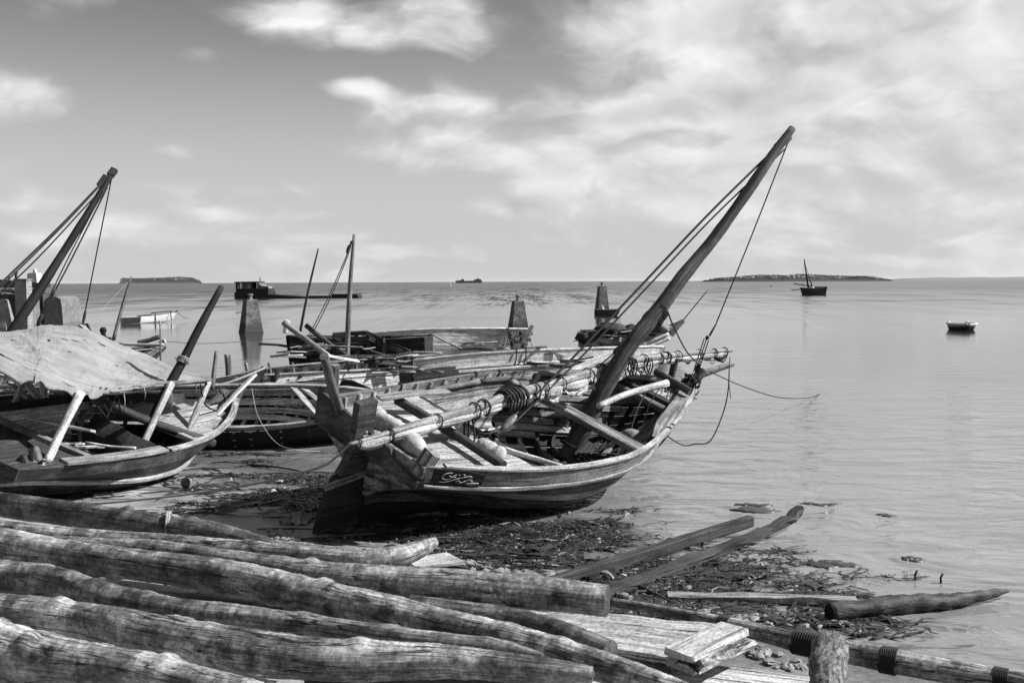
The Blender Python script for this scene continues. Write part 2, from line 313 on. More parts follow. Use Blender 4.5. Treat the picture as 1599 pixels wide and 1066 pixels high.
def build_ground():
    def axis(parts): return np.concatenate([np.linspace(a, b, n, endpoint=False) for a, b, n in parts] + [[parts[-1][1]]])
    xs = axis([(-400, -40, 8), (-40, -14, 30), (-14, 7, 230), (7, 30, 12), (30, 400, 6)]); ys = axis([(-30, 3, 20), (3, 24, 250), (24, 60, 20), (60, 120, 4)])
    X, Y = np.meshgrid(xs, ys, indexing='ij'); Z = ground_h(X, Y)
    mb = MB(); mb.quadgrid(np.stack([X, Y, Z], -1)); mb.f = [f[::-1] for f in mb.f]
    m, t, b = pbsdf('wet_sand'); g = t.new('ShaderNodeNewGeometry').outputs['Position']; x, y, z = t.sep(g)
    n = t.noise(g, 1.1, 5, .6); n2 = t.noise(g, 14, 6, .65); n3 = t.noise(g, 90, 3, .6)
    wet = t.rng(t.m('ADD', z, t.m('MULTIPLY', t.m('SUBTRACT', n, .5), .12)), .01, .085, 1, 0, True)
    c = t.mixf(wet, t.rng(n2, .3, .7, .20, .32), t.rng(n2, .3, .7, .07, .16))
    c = t.m('MULTIPLY', c, t.rng(n3, .3, .7, .85, 1.12)); c = t.m('MULTIPLY', c, t.rng(n, .35, .65, .78, 1.1))
    t.put(b.inputs['Base Color'], c); t.put(b.inputs['Roughness'], t.mixf(wet, .85, .16))
    t.put(b.inputs['Normal'], t.bump(t.m('ADD', n2, t.m('MULTIPLY', n3, .5)), .5, .03))
    mb.build('beach', 'wet_sand', org=V(0, 0, 0), kind='structure')
    # sea: one flat sheet to the horizon
    xs = [-40000, -6000, -600, -60, 60, 600, 6000, 40000]; ys = [-60, 0, 40, 200, 1000, 6000, 40000]
    X, Y = np.meshgrid(np.array(xs, float), np.array(ys, float), indexing='ij')
    mb = MB(); mb.quadgrid(np.stack([X, Y, 0 * X], -1)); mb.f = [f[::-1] for f in mb.f]
    m, t, b = pbsdf('sea_water'); g = t.new('ShaderNodeNewGeometry').outputs['Position']; x, y, z = t.sep(g)
    r = t.vm('LENGTH', g)
    w1 = t.noise(t.vm('MULTIPLY', g, (.55, 1.1, 1)), 1.0, 3, .5, .6); w2 = t.noise(t.vm('MULTIPLY', g, (2.2, 4.4, 1)), 1.0, 3, .55, .4)
    w3 = t.noise(t.vm('MULTIPLY', g, (.12, .30, 1)), 1.0, 4, .6); calm = t.noise(t.vm('MULTIPLY', g, (.012, .05, 1)), 1.0, 4, .6, .5)
    rough_far = t.rng(r, 18, 90, 0, 1, True)
    hgt = t.m('ADD', t.m('MULTIPLY', w1, t.rng(r, 13, 36, .24, .014)), t.m('MULTIPLY', w2, t.rng(r, 12, 36, .034, .004)))
    hgt = t.m('ADD', hgt, t.m('MULTIPLY', w3, t.rng(r, 14, 30, .05, .012)))
    w4 = t.noise(t.vm('MULTIPLY', g, (1.1, .11, 1)), 1.0, 6, .65); w5 = t.noise(t.vm('MULTIPLY', g, (.22, .03, 1)), 1.0, 6, .65)
    hgt = t.m('ADD', hgt, t.m('ADD', t.m('MULTIPLY', w4, t.rng(r, 110, 260, .0, .12)), t.m('MULTIPLY', w5, t.rng(r, 120, 500, 0, .3))))
    hgt = t.m('MULTIPLY', hgt, t.rng(calm, .38, .62, .45, 1.15))
    bn = t.new('ShaderNodeBump'); bn.inputs['Strength'].default_value = 1.0; bn.inputs['Distance'].default_value = 1.0; t.put(bn.inputs['Height'], hgt)
    sy = t.m('ADD', t.m('SUBTRACT', t.noise(t.vm('MULTIPLY', g, (1.1, .05, 1)), 1.0, 4, .65), .5), t.m('SUBTRACT', t.noise(t.vm('MULTIPLY', g, (.16, .016, 1)), 1.0, 4, .6), .66))
    ruff = t.m('MULTIPLY', t.rng(r, 45, 240, 0, .60, True), t.rng(calm, .38, .60, .35, 1.1))                  # ruffled water further out
    t.put(b.inputs['Normal'], t.vm('NORMALIZE', t.vm('ADD', bn.outputs[0], t.xyz(0, t.m('MULTIPLY', sy, ruff), 0))))
    c = t.mixf(t.rng(r, 9, 60, 0, 1, True), .165, .02)
    t.put(b.inputs['Base Color'], c); t.put(b.inputs['Roughness'], t.rng(r, 15, 400, .04, .22)); b.inputs['IOR'].default_value = 1.45; b.inputs['Specular IOR Level'].default_value = .5
    mb.build('sea', 'sea_water', org=V(0, 0, 0), kind='structure')
build_ground()

# ---------------------------------------------------------------- hulls
PROF = {  # breadth (share of the gunwale breadth) over height share, at stern / midship / bow
    'dhow': ([0, .30, .40, .52, .64, .74, .80, 1], [.05, .06, .15, .36, .62, .88, .97, 1], [0, .06, .16, .32, .5, .75, 1], [.05, .36, .62, .82, .92, .99, 1], [0, .25, .5, .75, 1], [.06, .24, .52, .80, 1]),
    'flat': ([0, .06, .2, .5, 1], [.35, .62, .80, .92, 1], [0, .05, .16, .4, 1], [.45, .74, .88, .96, 1], [0, .25, .5, .75, 1], [.10, .34, .60, .82, 1])}
class Hull:
    def __init__(s, X, Y, Z, yaw, heel, trim, L, B, bt, gm, gs, gb, pw, Lk=.72, prof='dhow', s0=.45, rise=.2):
        s.__dict__.update(L=L, B=B, bt=bt, gm=gm, gs=gs, gb=gb, pw=pw, Lk=Lk, prof=PROF[prof], s0=s0, rise=rise); s.O = V(X, Y, Z)
        c, n = math.cos, math.sin
        Rr = np.array([[1, 0, 0], [0, c(heel), -n(heel)], [0, n(heel), c(heel)]]); Rt = np.array([[c(trim), 0, -n(trim)], [0, 1, 0], [n(trim), 0, c(trim)]])
        s.R = np.array([[c(yaw), -n(yaw), 0], [n(yaw), c(yaw), 0], [0, 0, 1]]) @ Rt @ Rr
    def W(s, p): return s.O + np.asarray(p, float) @ s.R.T
    def D(s, d): return np.asarray(d, float) @ s.R.T
    def inv(s, p): return (np.asarray(p, float) - s.O) @ s.R
    def pix(s, px, py, ax, val):                        # local point on plane axis=val under a photo pixel
        o = s.inv(CAM); d = ray(px, py) @ s.R; return o + d * ((val - o[ax]) / d[ax])
    def b(s, u):
        if u > s.s0: return s.B * (1 - abs((u - s.s0) / (1 - s.s0)) ** s.pw)
        return s.B * (s.bt + (1 - s.bt) * (1 - abs((s.s0 - u) / s.s0) ** 2))
    def g(s, u): return s.gm + (s.gs * ((.5 - u) / .5) ** 2 if u < .5 else s.gb * ((u - .5) / .5) ** 2)
    def k(s, u): return s.rise * max(0, (u - .75) / .25) ** 2
    def frac(s, u, t):
        a = np.interp(t, s.prof[0], s.prof[1]); m = np.interp(t, s.prof[2], s.prof[3]); f = np.interp(t, s.prof[4], s.prof[5])
        ws = sm((.42 - u) / .42); wb = sm((u - .5) / .45); return a * ws + f * wb + m * (1 - ws - wb) if ws + wb <= 1 else a * ws + f * wb
    def S(s, u, t, side, off=0.):
        def f(u, t):
            xk, xg = u * s.L * s.Lk, u * s.L; y = max(s.b(min(u, 1)) * s.frac(u, t), .02)
            return V(xk + (xg - xk) * max(t, 0) ** .8, side * y, s.k(u) + (s.g(u) - s.k(u)) * t)
        p = f(u, t)
        if off:
            e = 1e-3; du = f(min(u + e, .999), t) - f(min(u + e, .999) - 2 * e, t); dt = f(u, min(t + .02, 1.)) - f(u, min(t + .02, 1.) - .04)
            n = unit(np.cross(du, dt)) * -side; 
            if n[1] * side < 0: n = -n
            p = p + n * off
        return p
    def Nrm(s, u, t, side): return s.D(s.S(u, t, side, 1.) - s.S(u, t, side))
    def Sw(s, u, t, side, off=0.): return s.W(s.S(u, t, side, off))
    def hb(s, x, z):                                    # half breadth at local x, z
        u = min(max(x / s.L, 0), 1)
        for _ in range(3):
            t = np.clip((z - s.k(u)) / (s.g(u) - s.k(u)), 0, 1); u = min(max(x / (s.L * (s.Lk + (1 - s.Lk) * t ** .8)), 0), .999)
        return s.b(u) * s.frac(u, t)
    # ---- pieces
    def strakes(s, root, n, t0, t1, mat, sides=(-1, 1), th=.035, ns=22, u0=0., u1=1., gap=.014, mats=None, name='hull_plank', off=0.):
        ts = np.linspace(t0, t1, n + 1); us = np.linspace(u0, u1, ns)
        for side in sides:
            for i in range(n):
                a, b = ts[i] + gap / 2, ts[i + 1] - gap / 2; tt = (a, (a + b) / 2, b); pr = off + RNG.normal(0, .004)
                O = [[s.Sw(u, t, side, pr) for t in tt] for u in us]; I = [[s.Sw(u, t, side, pr - th) for t in tt] for u in us]
                mb = MB(); mb.shell(O, I)
                if side < 0: mb.f = [f[::-1] for f in mb.f]; 
                if side < 0:
                    k = 0; nu = []
                    for f in mb.f: nu += mb.uv[k:k + len(f)][::-1]; k += len(f)
                    mb.uv = nu
                mb.build(name, (mats[i] if mats else mat), root)
    def rail(s, root, t, off, w, h, mat, side, u0=0., u1=1., n=22, name='gunwale', dz=0.):
        us = np.linspace(u0, u1, n); P = [s.Sw(u, t, side, off) + s.R[:, 2] * dz for u in us]
        MB().beam(P, s.R[:, 2], w, h, jit=.002).build(name, mat, root)
    def ribs(s, root, us, mat, t0=.03, t1=.97, w=.07, d=.07, th=.035, sides=(-1, 1)):
        for u in us:
            for side in sides:
                tt = np.linspace(t0, t1 - RNG.random() * .05, 9); P = [s.Sw(u, t, side, -th - d / 2) for t in tt]; N = [s.Nrm(u, t, side) for t in tt]
                MB().beam(P, N, w * RNG.uniform(.8, 1.2), d, jit=.004).build('rib', mat, root)
    def stringer(s, root, t, u0, u1, side, mat, w=.13, th=.03, off=-.125, n=9, dt=0.):
        us = np.linspace(u0, u1, n); P = [s.Sw(u, t + dt * (i / n), side, off) for i, u in enumerate(us)]; N = [s.Nrm(u, t, side) for u in us]
        MB().beam(P, N, w, th, jit=.003).build('stringer', mat, root)
    def keel(s, root, mat, w=.10, d=.14, stem=True):
        P = [s.W(V(u * s.L * s.Lk, 0, s.k(u) - d * .3)) for u in np.linspace(0, .98, 8)]
        MB().beam(P, s.R[:, 2], w, d).build('keel', mat, root)
        if stem:
            P = [s.W(s.S(1, t, 1) * V(1, 0, 1) + V(.02, 0, -.05 if i == 0 else 0)) for i, t in enumerate(np.linspace(0, 1.0, 10))]
            MB().beam(P, s.D((0, 1, 0)), w * 1.6, w).build('stem', mat, root)
    def transom(s, root, mat, n=5, t0=.3, t1=1., x=-.01, th=.05):
        ts = np.linspace(t0, t1, n + 1)
        for a, b in zip(ts[:-1], ts[1:]):
            tt = np.linspace(a + .004, b - .004, 4)
            lo = [s.S(0, t, -1) for t in tt]; hi = [s.S(0, t, 1) for t in tt]
            poly = [p * V(0, 1, 1) + V(x, 0, 0) for p in lo] + [p * V(0, 1, 1) + V(x, 0, 0) for p in hi[::-1]]
            MB().prism([s.W(p) for p in poly], s.D((-th, 0, 0))).build('transom_plank', mat, root)
    def cross(s, root, x, z, w, h, mat, name='cross_beam', inset=.03, camber=0., y0=None, y1=None):
        hb = s.hb(x, z) - inset; a = -hb if y0 is None else y0; b = hb if y1 is None else y1
        P = [s.W((x, a + (b - a) * t, z + camber * (1 - (2 * t - 1) ** 2))) for t in np.linspace(0, 1, 7)]
        return MB().beam(P, s.R[:, 2], w, h, jit=.003).build(name, mat, root)
    def deck(s, root, x0, x1, dz, mat, pw=.17, th=.03, inset=.05, zfun=None, name='deck_plank'):
        z = zfun or (lambda x: s.g(min(max(x / s.L, 0), 1)) - dz); ym = max(s.hb(x, z(x)) for x in np.linspace(x0, x1, 6)); n = int(2 * ym / pw) + 1
        for i in range(-n, n + 1):
            y = i * pw; xs = [x for x in np.linspace(x0, x1, 24) if s.hb(x, z(x)) - inset > abs(y) + pw * .35]
            if len(xs) < 3: continue
            a, b = xs[0] + RNG.uniform(0, .03), xs[-1] - RNG.uniform(0, .05)
            P = [s.W((x, y, z(x) + RNG.normal(0, .002))) for x in np.linspace(a, b, 6)]
            MB().beam(P, s.R[:, 2], pw - .008, th, jit=.0015).build(name, mat, root)

def rope(P, r, name, mat, parent=None, n=5, k=5, **kw):
    Q = cr(P, k) if len(P) > 2 else np.asarray(P); return MB().tube(Q, r, n).build(name, mat, parent, **kw)
def lash(mb, P, T, r, turns, pitch, tr):                  # turns of rope round a spar at P along T
    pitch = min(pitch, 2.05 * tr); T = unit(T); u = V(0, 0, 1) if abs(T[2]) < .8 else V(1, 0, 0); A = unit(np.cross(T, u)); B = np.cross(T, A)
    th = np.linspace(0, 2 * np.pi * turns, 10 * turns + 1); Q = [P + T * pitch * (q / 6.283 - turns / 2) + (r + tr) * (math.cos(q) * A + math.sin(q) * B) for q in th]
    mb.tube(Q, tr, 4)
def block(mb, a, b, r):                                   # a wooden pulley block between two points
    t = np.linspace(0, 1, 7)[:, None]; P = a + (b - a) * t; mb.tube(P, np.array([.35, .8, 1, 1.05, 1, .8, .35]) * r, 8, squash=.6)
def tangle(mb, c, size, n, r, rng):                       # heap of rope loops
    for _ in range(n):
        k = 9; ph = rng.random(3) * 6.28; q = np.linspace(0, 6.28 * rng.uniform(.6, 1.2), k)
        P = np.stack([c[0] + size[0] * (np.sin(q + ph[0]) * rng.uniform(.4, 1)) + rng.normal(0, size[0] * .3), c[1] + size[1] * np.sin(q * 1.3 + ph[1]) * rng.uniform(.4, 1), c[2] + size[2] * np.sin(q * .9 + ph[2]) * rng.uniform(.4, 1)], -1)
        mb.tube(cr(P, 3), r, 4)

# ---------------------------------------------------------------- the heeled dhow in the middle
def main_dhow():
    h = Hull(-2.154, 13.675, .02, .80, .319, .051, 7.909, 1.733, .664, 1.152, .344, -.094, 1.497, Lk=.74)
    r = thing('sailing_dhow', 'big weathered wooden dhow heeled over at the water edge, with a tall leaning mast', 'dhow', h.O)
    px = h.pix
    h.strakes(r, 7, .02, .80, 'wood_tarred', mats=['wood_black', 'wood_black', 'wood_tarred', 'wood_tarred', 'wood_grey', 'wood_tarred', 'wood_tarred'], ns=26)
    h.strakes(r, 1, .815, .985, 'wood_grey', sides=(-1,), ns=26, name='bulwark_plank')
    h.strakes(r, 1, .83, 1.0, 'wood_mid', sides=(1,), ns=20, u0=.0, u1=.60, name='bulwark_plank', th=.06)
    h.strakes(r, 1, .83, .97, 'wood_mid', sides=(1,), ns=14, u0=.61, u1=1., name='bulwark_plank')
    for sd in (-1, 1):
        h.rail(r, .805, .03, .05, .045, 'wood_grey', sd, name='rubbing_strake', n=26)
    h.rail(r, 1.0, -.03, .10, .04, 'wood_grey', -1, u0=.03, name='gunwale', n=26)
    h.rail(r, .80, -.10, .12, .05, 'wood_grey', 1, u0=.05, u1=.97, name='inwale')
    h.keel(r, 'wood_black', w=.11)
    h.transom(r, 'wood_worn', n=5, t0=.36, t1=.98)
    for u in np.linspace(.05, .93, 21): h.ribs(r, [u], 'wood_pale' if u < .66 else 'wood_black', t1=.99, sides=(1,))  # fore ribs are black: the hold's shade is put into their colour
    h.ribs(r, np.linspace(.05, .93, 15), 'wood_dark', t1=.96, sides=(-1,))  # starboard ribs painted darker, standing in for shade inside the hull
    for t, a, b, m, w in ((.42, .28, .72, 'wood_mid', .12), (.52, .26, .60, 'wood_grey', .13), (.53, .61, .86, 'wood_mid', .12), (.61, .27, .58, 'wood_grey', .12), (.62, .60, .92, 'wood_mid', .12), (.70, .25, .66, 'wood_grey', .11), (.71, .67, .94, 'wood_mid', .11), (.34, .3, .7, 'wood_mid', .12), (.27, .3, .55, 'wood_grey', .13), (.265, .56, .8, 'wood_grey', .13), (.20, .28, .66, 'wood_grey', .12), (.145, .32, .58, 'wood_mid', .12), (.10, .3, .62, 'wood_grey', .12)):
        for sd in (-1, 1): h.stringer(r, t, a, b, sd, m, w=w)
    for t, a, b in ((.90, .30, .46), (.895, .465, .60)):
        us = np.linspace(a, b, 8); MB().tube([h.Sw(u, t, 1, -.15) for u in us], .05, 8, lump=.1).build('side_spar', 'wood_mid', r)
    for t, a, b in ((.80, .14, .40), (.76, .18, .62)): h.stringer(r, t, a, b, 1, 'wood_grey', w=.12, th=.04)
    for u in np.linspace(.3, .75, 10): h.cross(r, u * h.L * .8, .14, .10, .08, 'wood_mid', name='floor_timber', inset=.1)
    h.deck(r, .06, 2.05, .17, 'wood_deck', pw=.20)
    h.cross(r, 2.08, h.g(.26) - .24, .16, .13, 'wood_dark', camber=.02)
    # mast thwart, forward beams, fore deck
    xm = px(915, 655, 2, 1.02)[0]
    h.cross(r, xm - .09, 1.02, .15, .10, 'wood_grey', name='mast_beam'); h.cross(r, xm + .075, .99, .13, .12, 'wood_mid', name='mast_beam')
    x2 = px(1020, 625, 2, 1.05)[0]
    h.cross(r, x2 - .05, 1.0, .13, .12, 'wood_mid'); h.cross(r, x2 + .15, 1.06, .10, .09, 'wood_dark')
    h.deck(r, x2 + .18, h.L * .93, .09, 'wood_deck', pw=.17)
    MB().beam([h.W(h.pix(1024, 580, 2, 1.34)), h.W(h.pix(1078, 612, 2, 1.30))], h.R[:, 2], .13, .13, ch=.3).build('bitt_beam', 'wood_dark', r)
    MB().beam([h.W((h.L * .93, .25, 1.15)), h.W((h.L * .93, .25, 1.55))], h.D((1, 0, 0)), .10, .10).build('bitt', 'wood_dark', r)
    MB().beam([h.W((h.L * .90, 0, .80)), h.W((h.L * .985, 0, 1.12)), h.W(h.pix(1097, 578, 1, 0))], h.D((0, 1, 0)), .16, .16, jit=.006).build('stem_head', 'wood_dark', r)
    a, b = h.pix(1040, 606, 1, .2), h.pix(1144, 568, 1, .05)
    MB().tube(cr([h.W(a), h.W((a + b) / 2 + V(0, 0, .02)), h.W(b)], 5), np.linspace(.085, .055, 11), 10, lump=.05).build('bowsprit', 'wood_mid', r)
    for sd, u0_, u1_ in ((-1, .60, .93), (1, .62, .93)):
        us = np.linspace(u0_, u1_, 10); MB().beam([h.Sw(u, .955, sd, -.03 - (.05 + .08 * math.sin(math.pi * min(1, (u - u0_) / .12) / 2))) for u in us], h.R[:, 2], [.12 + .18 * math.sin(math.pi * min(1, (u - u0_) / .12) / 2) * (1 - .6 * (u - u0_) / (u1_ - u0_)) for u in us], .04, jit=.003).build('side_deck', 'wood_mid', r)
    # rudder hung on the stern post
    rd = [(-.05, 0), (-.76, -.02), (-.72, .35), (-.64, .74), (-.55, .90), (-.05, .90)]
    MB().prism([h.W((x, .035, z)) for x, z in rd], h.D((0, -.07, 0))).build('rudder_blade', 'wood_black', r)
    rs = [(-.06, .91), (-.50, .91), (-.40, 1.10), (-.34, 1.35), (-.35, 1.92), (-.05, 1.94)]
    MB().prism([h.W((x, .065, z)) for x, z in rs], h.D((0, -.13, 0))).build('rudder_stock', 'wood_dark', r)
    MB().beam([h.W((-.06, -.045, .86)), h.W((-.70, -.045, .78))], h.D((0, 1, 0)), .10, .03).build('rudder_strap', 'wood_mid', r)
    MB().beam([h.W((-.06, -.045, .10)), h.W((-.74, -.045, .06))], h.D((0, 1, 0)), .10, .03).build('rudder_strap', 'wood_dark', r)
    MB().beam([h.W((-.03, 0, -.05)), h.W((-.03, 0, 1.2))], h.D((1, 0, 0)), .09, .10).build('stern_post', 'wood_black', r)
    # quarter boards on the transom, stepped towards starboard
    g0 = h.g(0)
    MB().prism([h.W((-.07, y, z)) for y, z in ((-.06, 1.14), (-.06, 1.50), (-.52, 1.46), (-.60, 1.34), (-.93, 1.27), (-1.13, 1.26), (-1.10, 1.14))], h.D((-.05, 0, 0))).build('stern_board', 'wood_painted', r)
    MB().prism([h.W((-.07, y, z)) for y, z in ((.06, 1.06), (.06, 1.52), (1.0, 1.60), (1.15, 1.66), (1.15, 1.10))], h.D((-.05, 0, 0))).build('stern_board', 'wood_painted', r)
    MB().beam([h.W((-.02, -1.00, 1.30)), h.W((.12, -1.06, 1.62))], h.D((1, 0, 0)), .20, .17, jit=.006).build('mooring_bitt', 'wood_mid', r)
    MB().beam([h.W((.10, 1.02, 1.2)), h.W((.02, 1.02, 2.02))], h.D((1, 0, 0)), .10, .10).build('mooring_bitt', 'wood_mid', r)
    # name board with painted script
    us = np.linspace(.012, .105, 6)
    O = [[h.Sw(u, t, -1, .035) for t in (.835, .90, .985 - .9 * max(0, u - .075))] for u in us]; I = [[h.Sw(u, t, -1, .006) for t in (.835, .90, .985 - .9 * max(0, u - .075))] for u in us]
    mb = MB(); mb.shell(I, O); nb = mb.build('name_board', 'wood_black', r)
    def scr(pts): return cr([h.Sw(.012 + .093 * x, .84 + .135 * (1 - y), -1, .042) for x, y in pts], 4)
    mb = MB()
    for st in ([(.33, .10), (.22, .18), (.16, .45), (.20, .62), (.30, .60), (.36, .35), (.42, .22)], [(.12, .85), (.26, .82), (.42, .58), (.58, .38), (.70, .28), (.74, .40), (.66, .62), (.58, .80), (.50, .86)], [(.28, .30), (.34, .42), (.42, .40)],
               [(.44, .80), (.50, .66), (.56, .82), (.62, .66)], [(.46, .20), (.49, .26)], [(.55, .16), (.60, .22)], [(.66, .86), (.78, .80), (.92, .82), (.80, .92), (.66, .90)], [(.72, .60), (.78, .64)]):
        mb.tube(scr(st), .0052, 4)
    mb.build('painted_script', 'ink_white', nb)
    # mast
    mp = [(886, 716, 16), (912, 664, 15), (944, 604, 14), (985, 537, 13), (1029, 483, 11.8), (1066, 432, 10.4), (1109, 380, 9.6), (1143, 334, 8.6), (1177, 285, 8.2), (1207, 241, 7.4), (1237, 201, 6.4)]
    MP = [h.W(h.pix(x, y, 1, 0)) for x, y, _ in mp]; MR = [q * mpp(p) for p, (_, _, q) in zip(MP, mp)]
    Q = cr(np.hstack([MP, np.array(MR)[:, None]]), 5); mb = MB(); mb.tube(Q[:, :3], Q[:, 3], 14, lump=.07); mast = mb.build('mast', 'wood_mast', r)
    def mpt(px_, py_, dy=0.): return h.W(h.pix(px_, py_, 1, dy))
    mb = MB(); T = MP[5] - MP[4]
    for c_, t_, r_, n_, p_, q_ in ((mpt(1030, 486), T, MR[4], 3, .045, .022), (mpt(1023, 496), T, MR[4], 3, .045, .02), (mpt(915, 655), MP[2] - MP[1], MR[1], 4, .05, .022), (mpt(890, 694), MP[1] - MP[0], MR[0], 2, .03, .012), (mpt(976, 556), MP[3] - MP[2], MR[3], 1, .03, .014)):
        mb = MB(); lash(mb, c_, t_, r_, n_, p_, q_); mb.build('rope_lashing', 'rope_dark', mast)
    mb = MB(); a, b = mpt(1213, 232, .06), mpt(1232, 212, .06); T_ = unit(b - a)
    mb.beam([mpt(1212, 232, .12), mpt(1233, 212, .12)], h.D((0, 1, 0)), .16, .10); mb.build('mast_head_sheave', 'wood_mid', mast)
    # props at the mast foot
    for i, (x0, y0, x1, y1) in enumerate(((900, 712, 918, 690), (908, 716, 926, 694))): MB().beam([h.W(h.pix(x0, y0, 1, -.35)), h.W(h.pix(x1, y1, 1, -.25))], h.R[:, 2], .10, .07, jit=.006).build('mast_wedge', 'wood_dark', r)
    # rigging
    top = mpt(1219, 224, .08)
    for dx, dy, q in ((0, 0, .022), (7, 5, .017)):
        rope([top + h.D((.03 * dx, 0, -.02 * dy)), h.W(h.pix(1108 + dx, 333 + dy, 1, .10)), h.W(h.pix(1005 + dx, 442 + dy, 1, .12)), h.W(h.pix(900 + dx, 553 + dy, 1, .05)), h.W(h.pix(832 + dx, 620 + dy, 1, -.1)), h.W(h.pix(796 + dx, 655 + dy, 1, -.3))], q, 'halyard', 'rope_dark', r, k=8)
    mb = MB(); block(mb, h.W(h.pix(806, 648, 1, -.3)), h.W(h.pix(782, 672, 1, -.35)), .075); mb.build('pulley_block', 'wood_mid', r)
    mb = MB(); c = h.W(h.pix(764, 678, 1, -.2)); tangle(mb, c, (.16, .16, .05), 7, .016, RNG); mb.build('rope_knot', 'rope_dark', r)
    # fore stay with its tackle
    A, Bq = mpt(1233, 216), h.W(h.pix(1117, 508, 1, -.05)); rope([A, (A + Bq) / 2 + V(0, 0, -.03), Bq], .013, 'fore_stay', 'rope_dark', r)
    mb = MB(); c1, c2, c3, c4 = [h.W(h.pix(x, y, 1, -.08)) for x, y in ((1103, 530), (1096, 552), (1086, 582), (1078, 600))]
    block(mb, h.W(h.pix(1106, 524, 1, -.08)), c1, .06); block(mb, c3, h.W(h.pix(1092, 566, 1, -.08)), .06)
    mb.tube([Bq, h.W(h.pix(1108, 524, 1, -.06))], .02, 5)
    for e in (-.05, 0, .05): mb.tube([c1 + h.D((0, e, 0)), c3 + h.D((0, e, 0))], .011, 4); mb.tube([c3, c4 + h.D((e, e, 0))], .011, 4)
    mb.build('stay_tackle', 'rope_dark', r)
    # tackle at the mast collar and the ropes hanging from it
    mb = MB(); block(mb, h.W(h.pix(1018, 482, 1, .14)), h.W(h.pix(1002, 500, 1, .14)), .06); block(mb, h.W(h.pix(974, 538, 1, .18)), h.W(h.pix(958, 552, 1, .18)), .07)
    mb.tube([h.W(h.pix(1002, 500, 1, .14)), h.W(h.pix(974, 538, 1, .18))], .022, 5); mb.build('collar_tackle', 'wood_dark', r)
    rope([h.W(h.pix(x, y, 1, -.1)) for x, y in ((1042, 484), (1052, 510), (1072, 548), (1092, 570))], .014, 'rope', 'rope_dark', r)
    rope([h.W(h.pix(x, y, 1, .2)) for x, y in ((1036, 475), (1012, 490))] , .012, 'rope', 'rope_dark', r)
    rope([h.W(h.pix(x, y, 1, .2)) for x, y in ((958, 552), (935, 572), (905, 600))], .013, 'rope', 'rope_dark', r)
    # loops hung over the near rail and over the far rail
    def drape(u, side, drop, w, mat='rope_dark', q=.012):
        t1 = 1 - drop; P = [h.Sw(u, .97, side, -.12), h.Sw(u, 1.0, side, .02) + V(0, 0, .04), h.Sw(u, (1 + t1) / 2, side, .06), h.Sw(u + w / 2, t1, side, .06), h.Sw(u + w, (1 + t1) / 2, side, .06), h.Sw(u + w, 1.0, side, .02) + V(0, 0, .04), h.Sw(u + w, .97, side, -.12)]
        rope(P, q, 'rope', mat, r, k=4)
    u = .655; drape(u, -1, .42, .022)
    for u in (.22, .45, .515):
        P = [h.Sw(u + a, t, 1, o) + V(0, 0, z) for a, t, o, z in ((0, .80, -.05, 0), (.001, .92, -.08, 0), (.002, .99, -.075, .0), (.003, 1.0, -.03, .012), (.004, .99, .02, .0), (.006, .85, .03, 0))]; rope(P, .014, 'rope', 'rope_dark', r, k=4)
    for dx in (0, 16): rope([h.W(h.pix(x + dx, y, 1, -.25)) for x, y in ((1018 + dx * .1, 598), (1000, 628), (990, 655), (984, 675))], .011, 'rope', 'rope_pale', r)
    mb = MB(); c = h.W(h.pix(1062, 612, 1, -.05)); tangle(mb, c, (.28, .30, .22), 26, .012, RNG); tangle(mb, h.W(h.pix(1078, 600, 1, -.1)), (.12, .16, .22), 12, .014, RNG); mb.build('rope_heap', 'rope_dark', r)
    for i in range(7):
        x0 = 1040 + i * 7; rope([h.W(h.pix(x0, 590 + i * 3, 1, -.1 * (i % 3))), h.W(h.pix(x0 - 8 + 3 * (i % 2), 615 + i * 2, 1, -.2)), h.W(h.pix(x0 - 14, 648 - i, 1, -.35))], .009, 'rope', 'rope_dark', r)
    # rope from the bowsprit end into the water, anchor line away to the right
    rope([h.W(h.pix(1139, 570, 1, 0)), at(1137, 610, 19.3), at(1128, 648, 19.2), at(1109, 688, 19.0), at(1085, 693, 19), at(1064, 694, 18.9), h.Sw(.83, .62, -1, .03)], .013, 'bow_rope', 'rope_dark', r)
    rope([h.W(h.pix(1140, 556, 1, 0)), at(1138, 590, 19.4), at(1141, 622, 19.4)], .008, 'rope', 'rope_dark', r)
    rope([h.W(h.pix(1108, 580, 1, 0)), at(1160, 603, 21.0), at(1215, 620, 23.), atz(1262, 621, .12), atz(1283, 614, -.02)], .012, 'anchor_line', 'rope_dark', r)
    # junk in the bilge
    return h, r
H1, DHOW = main_dhow()

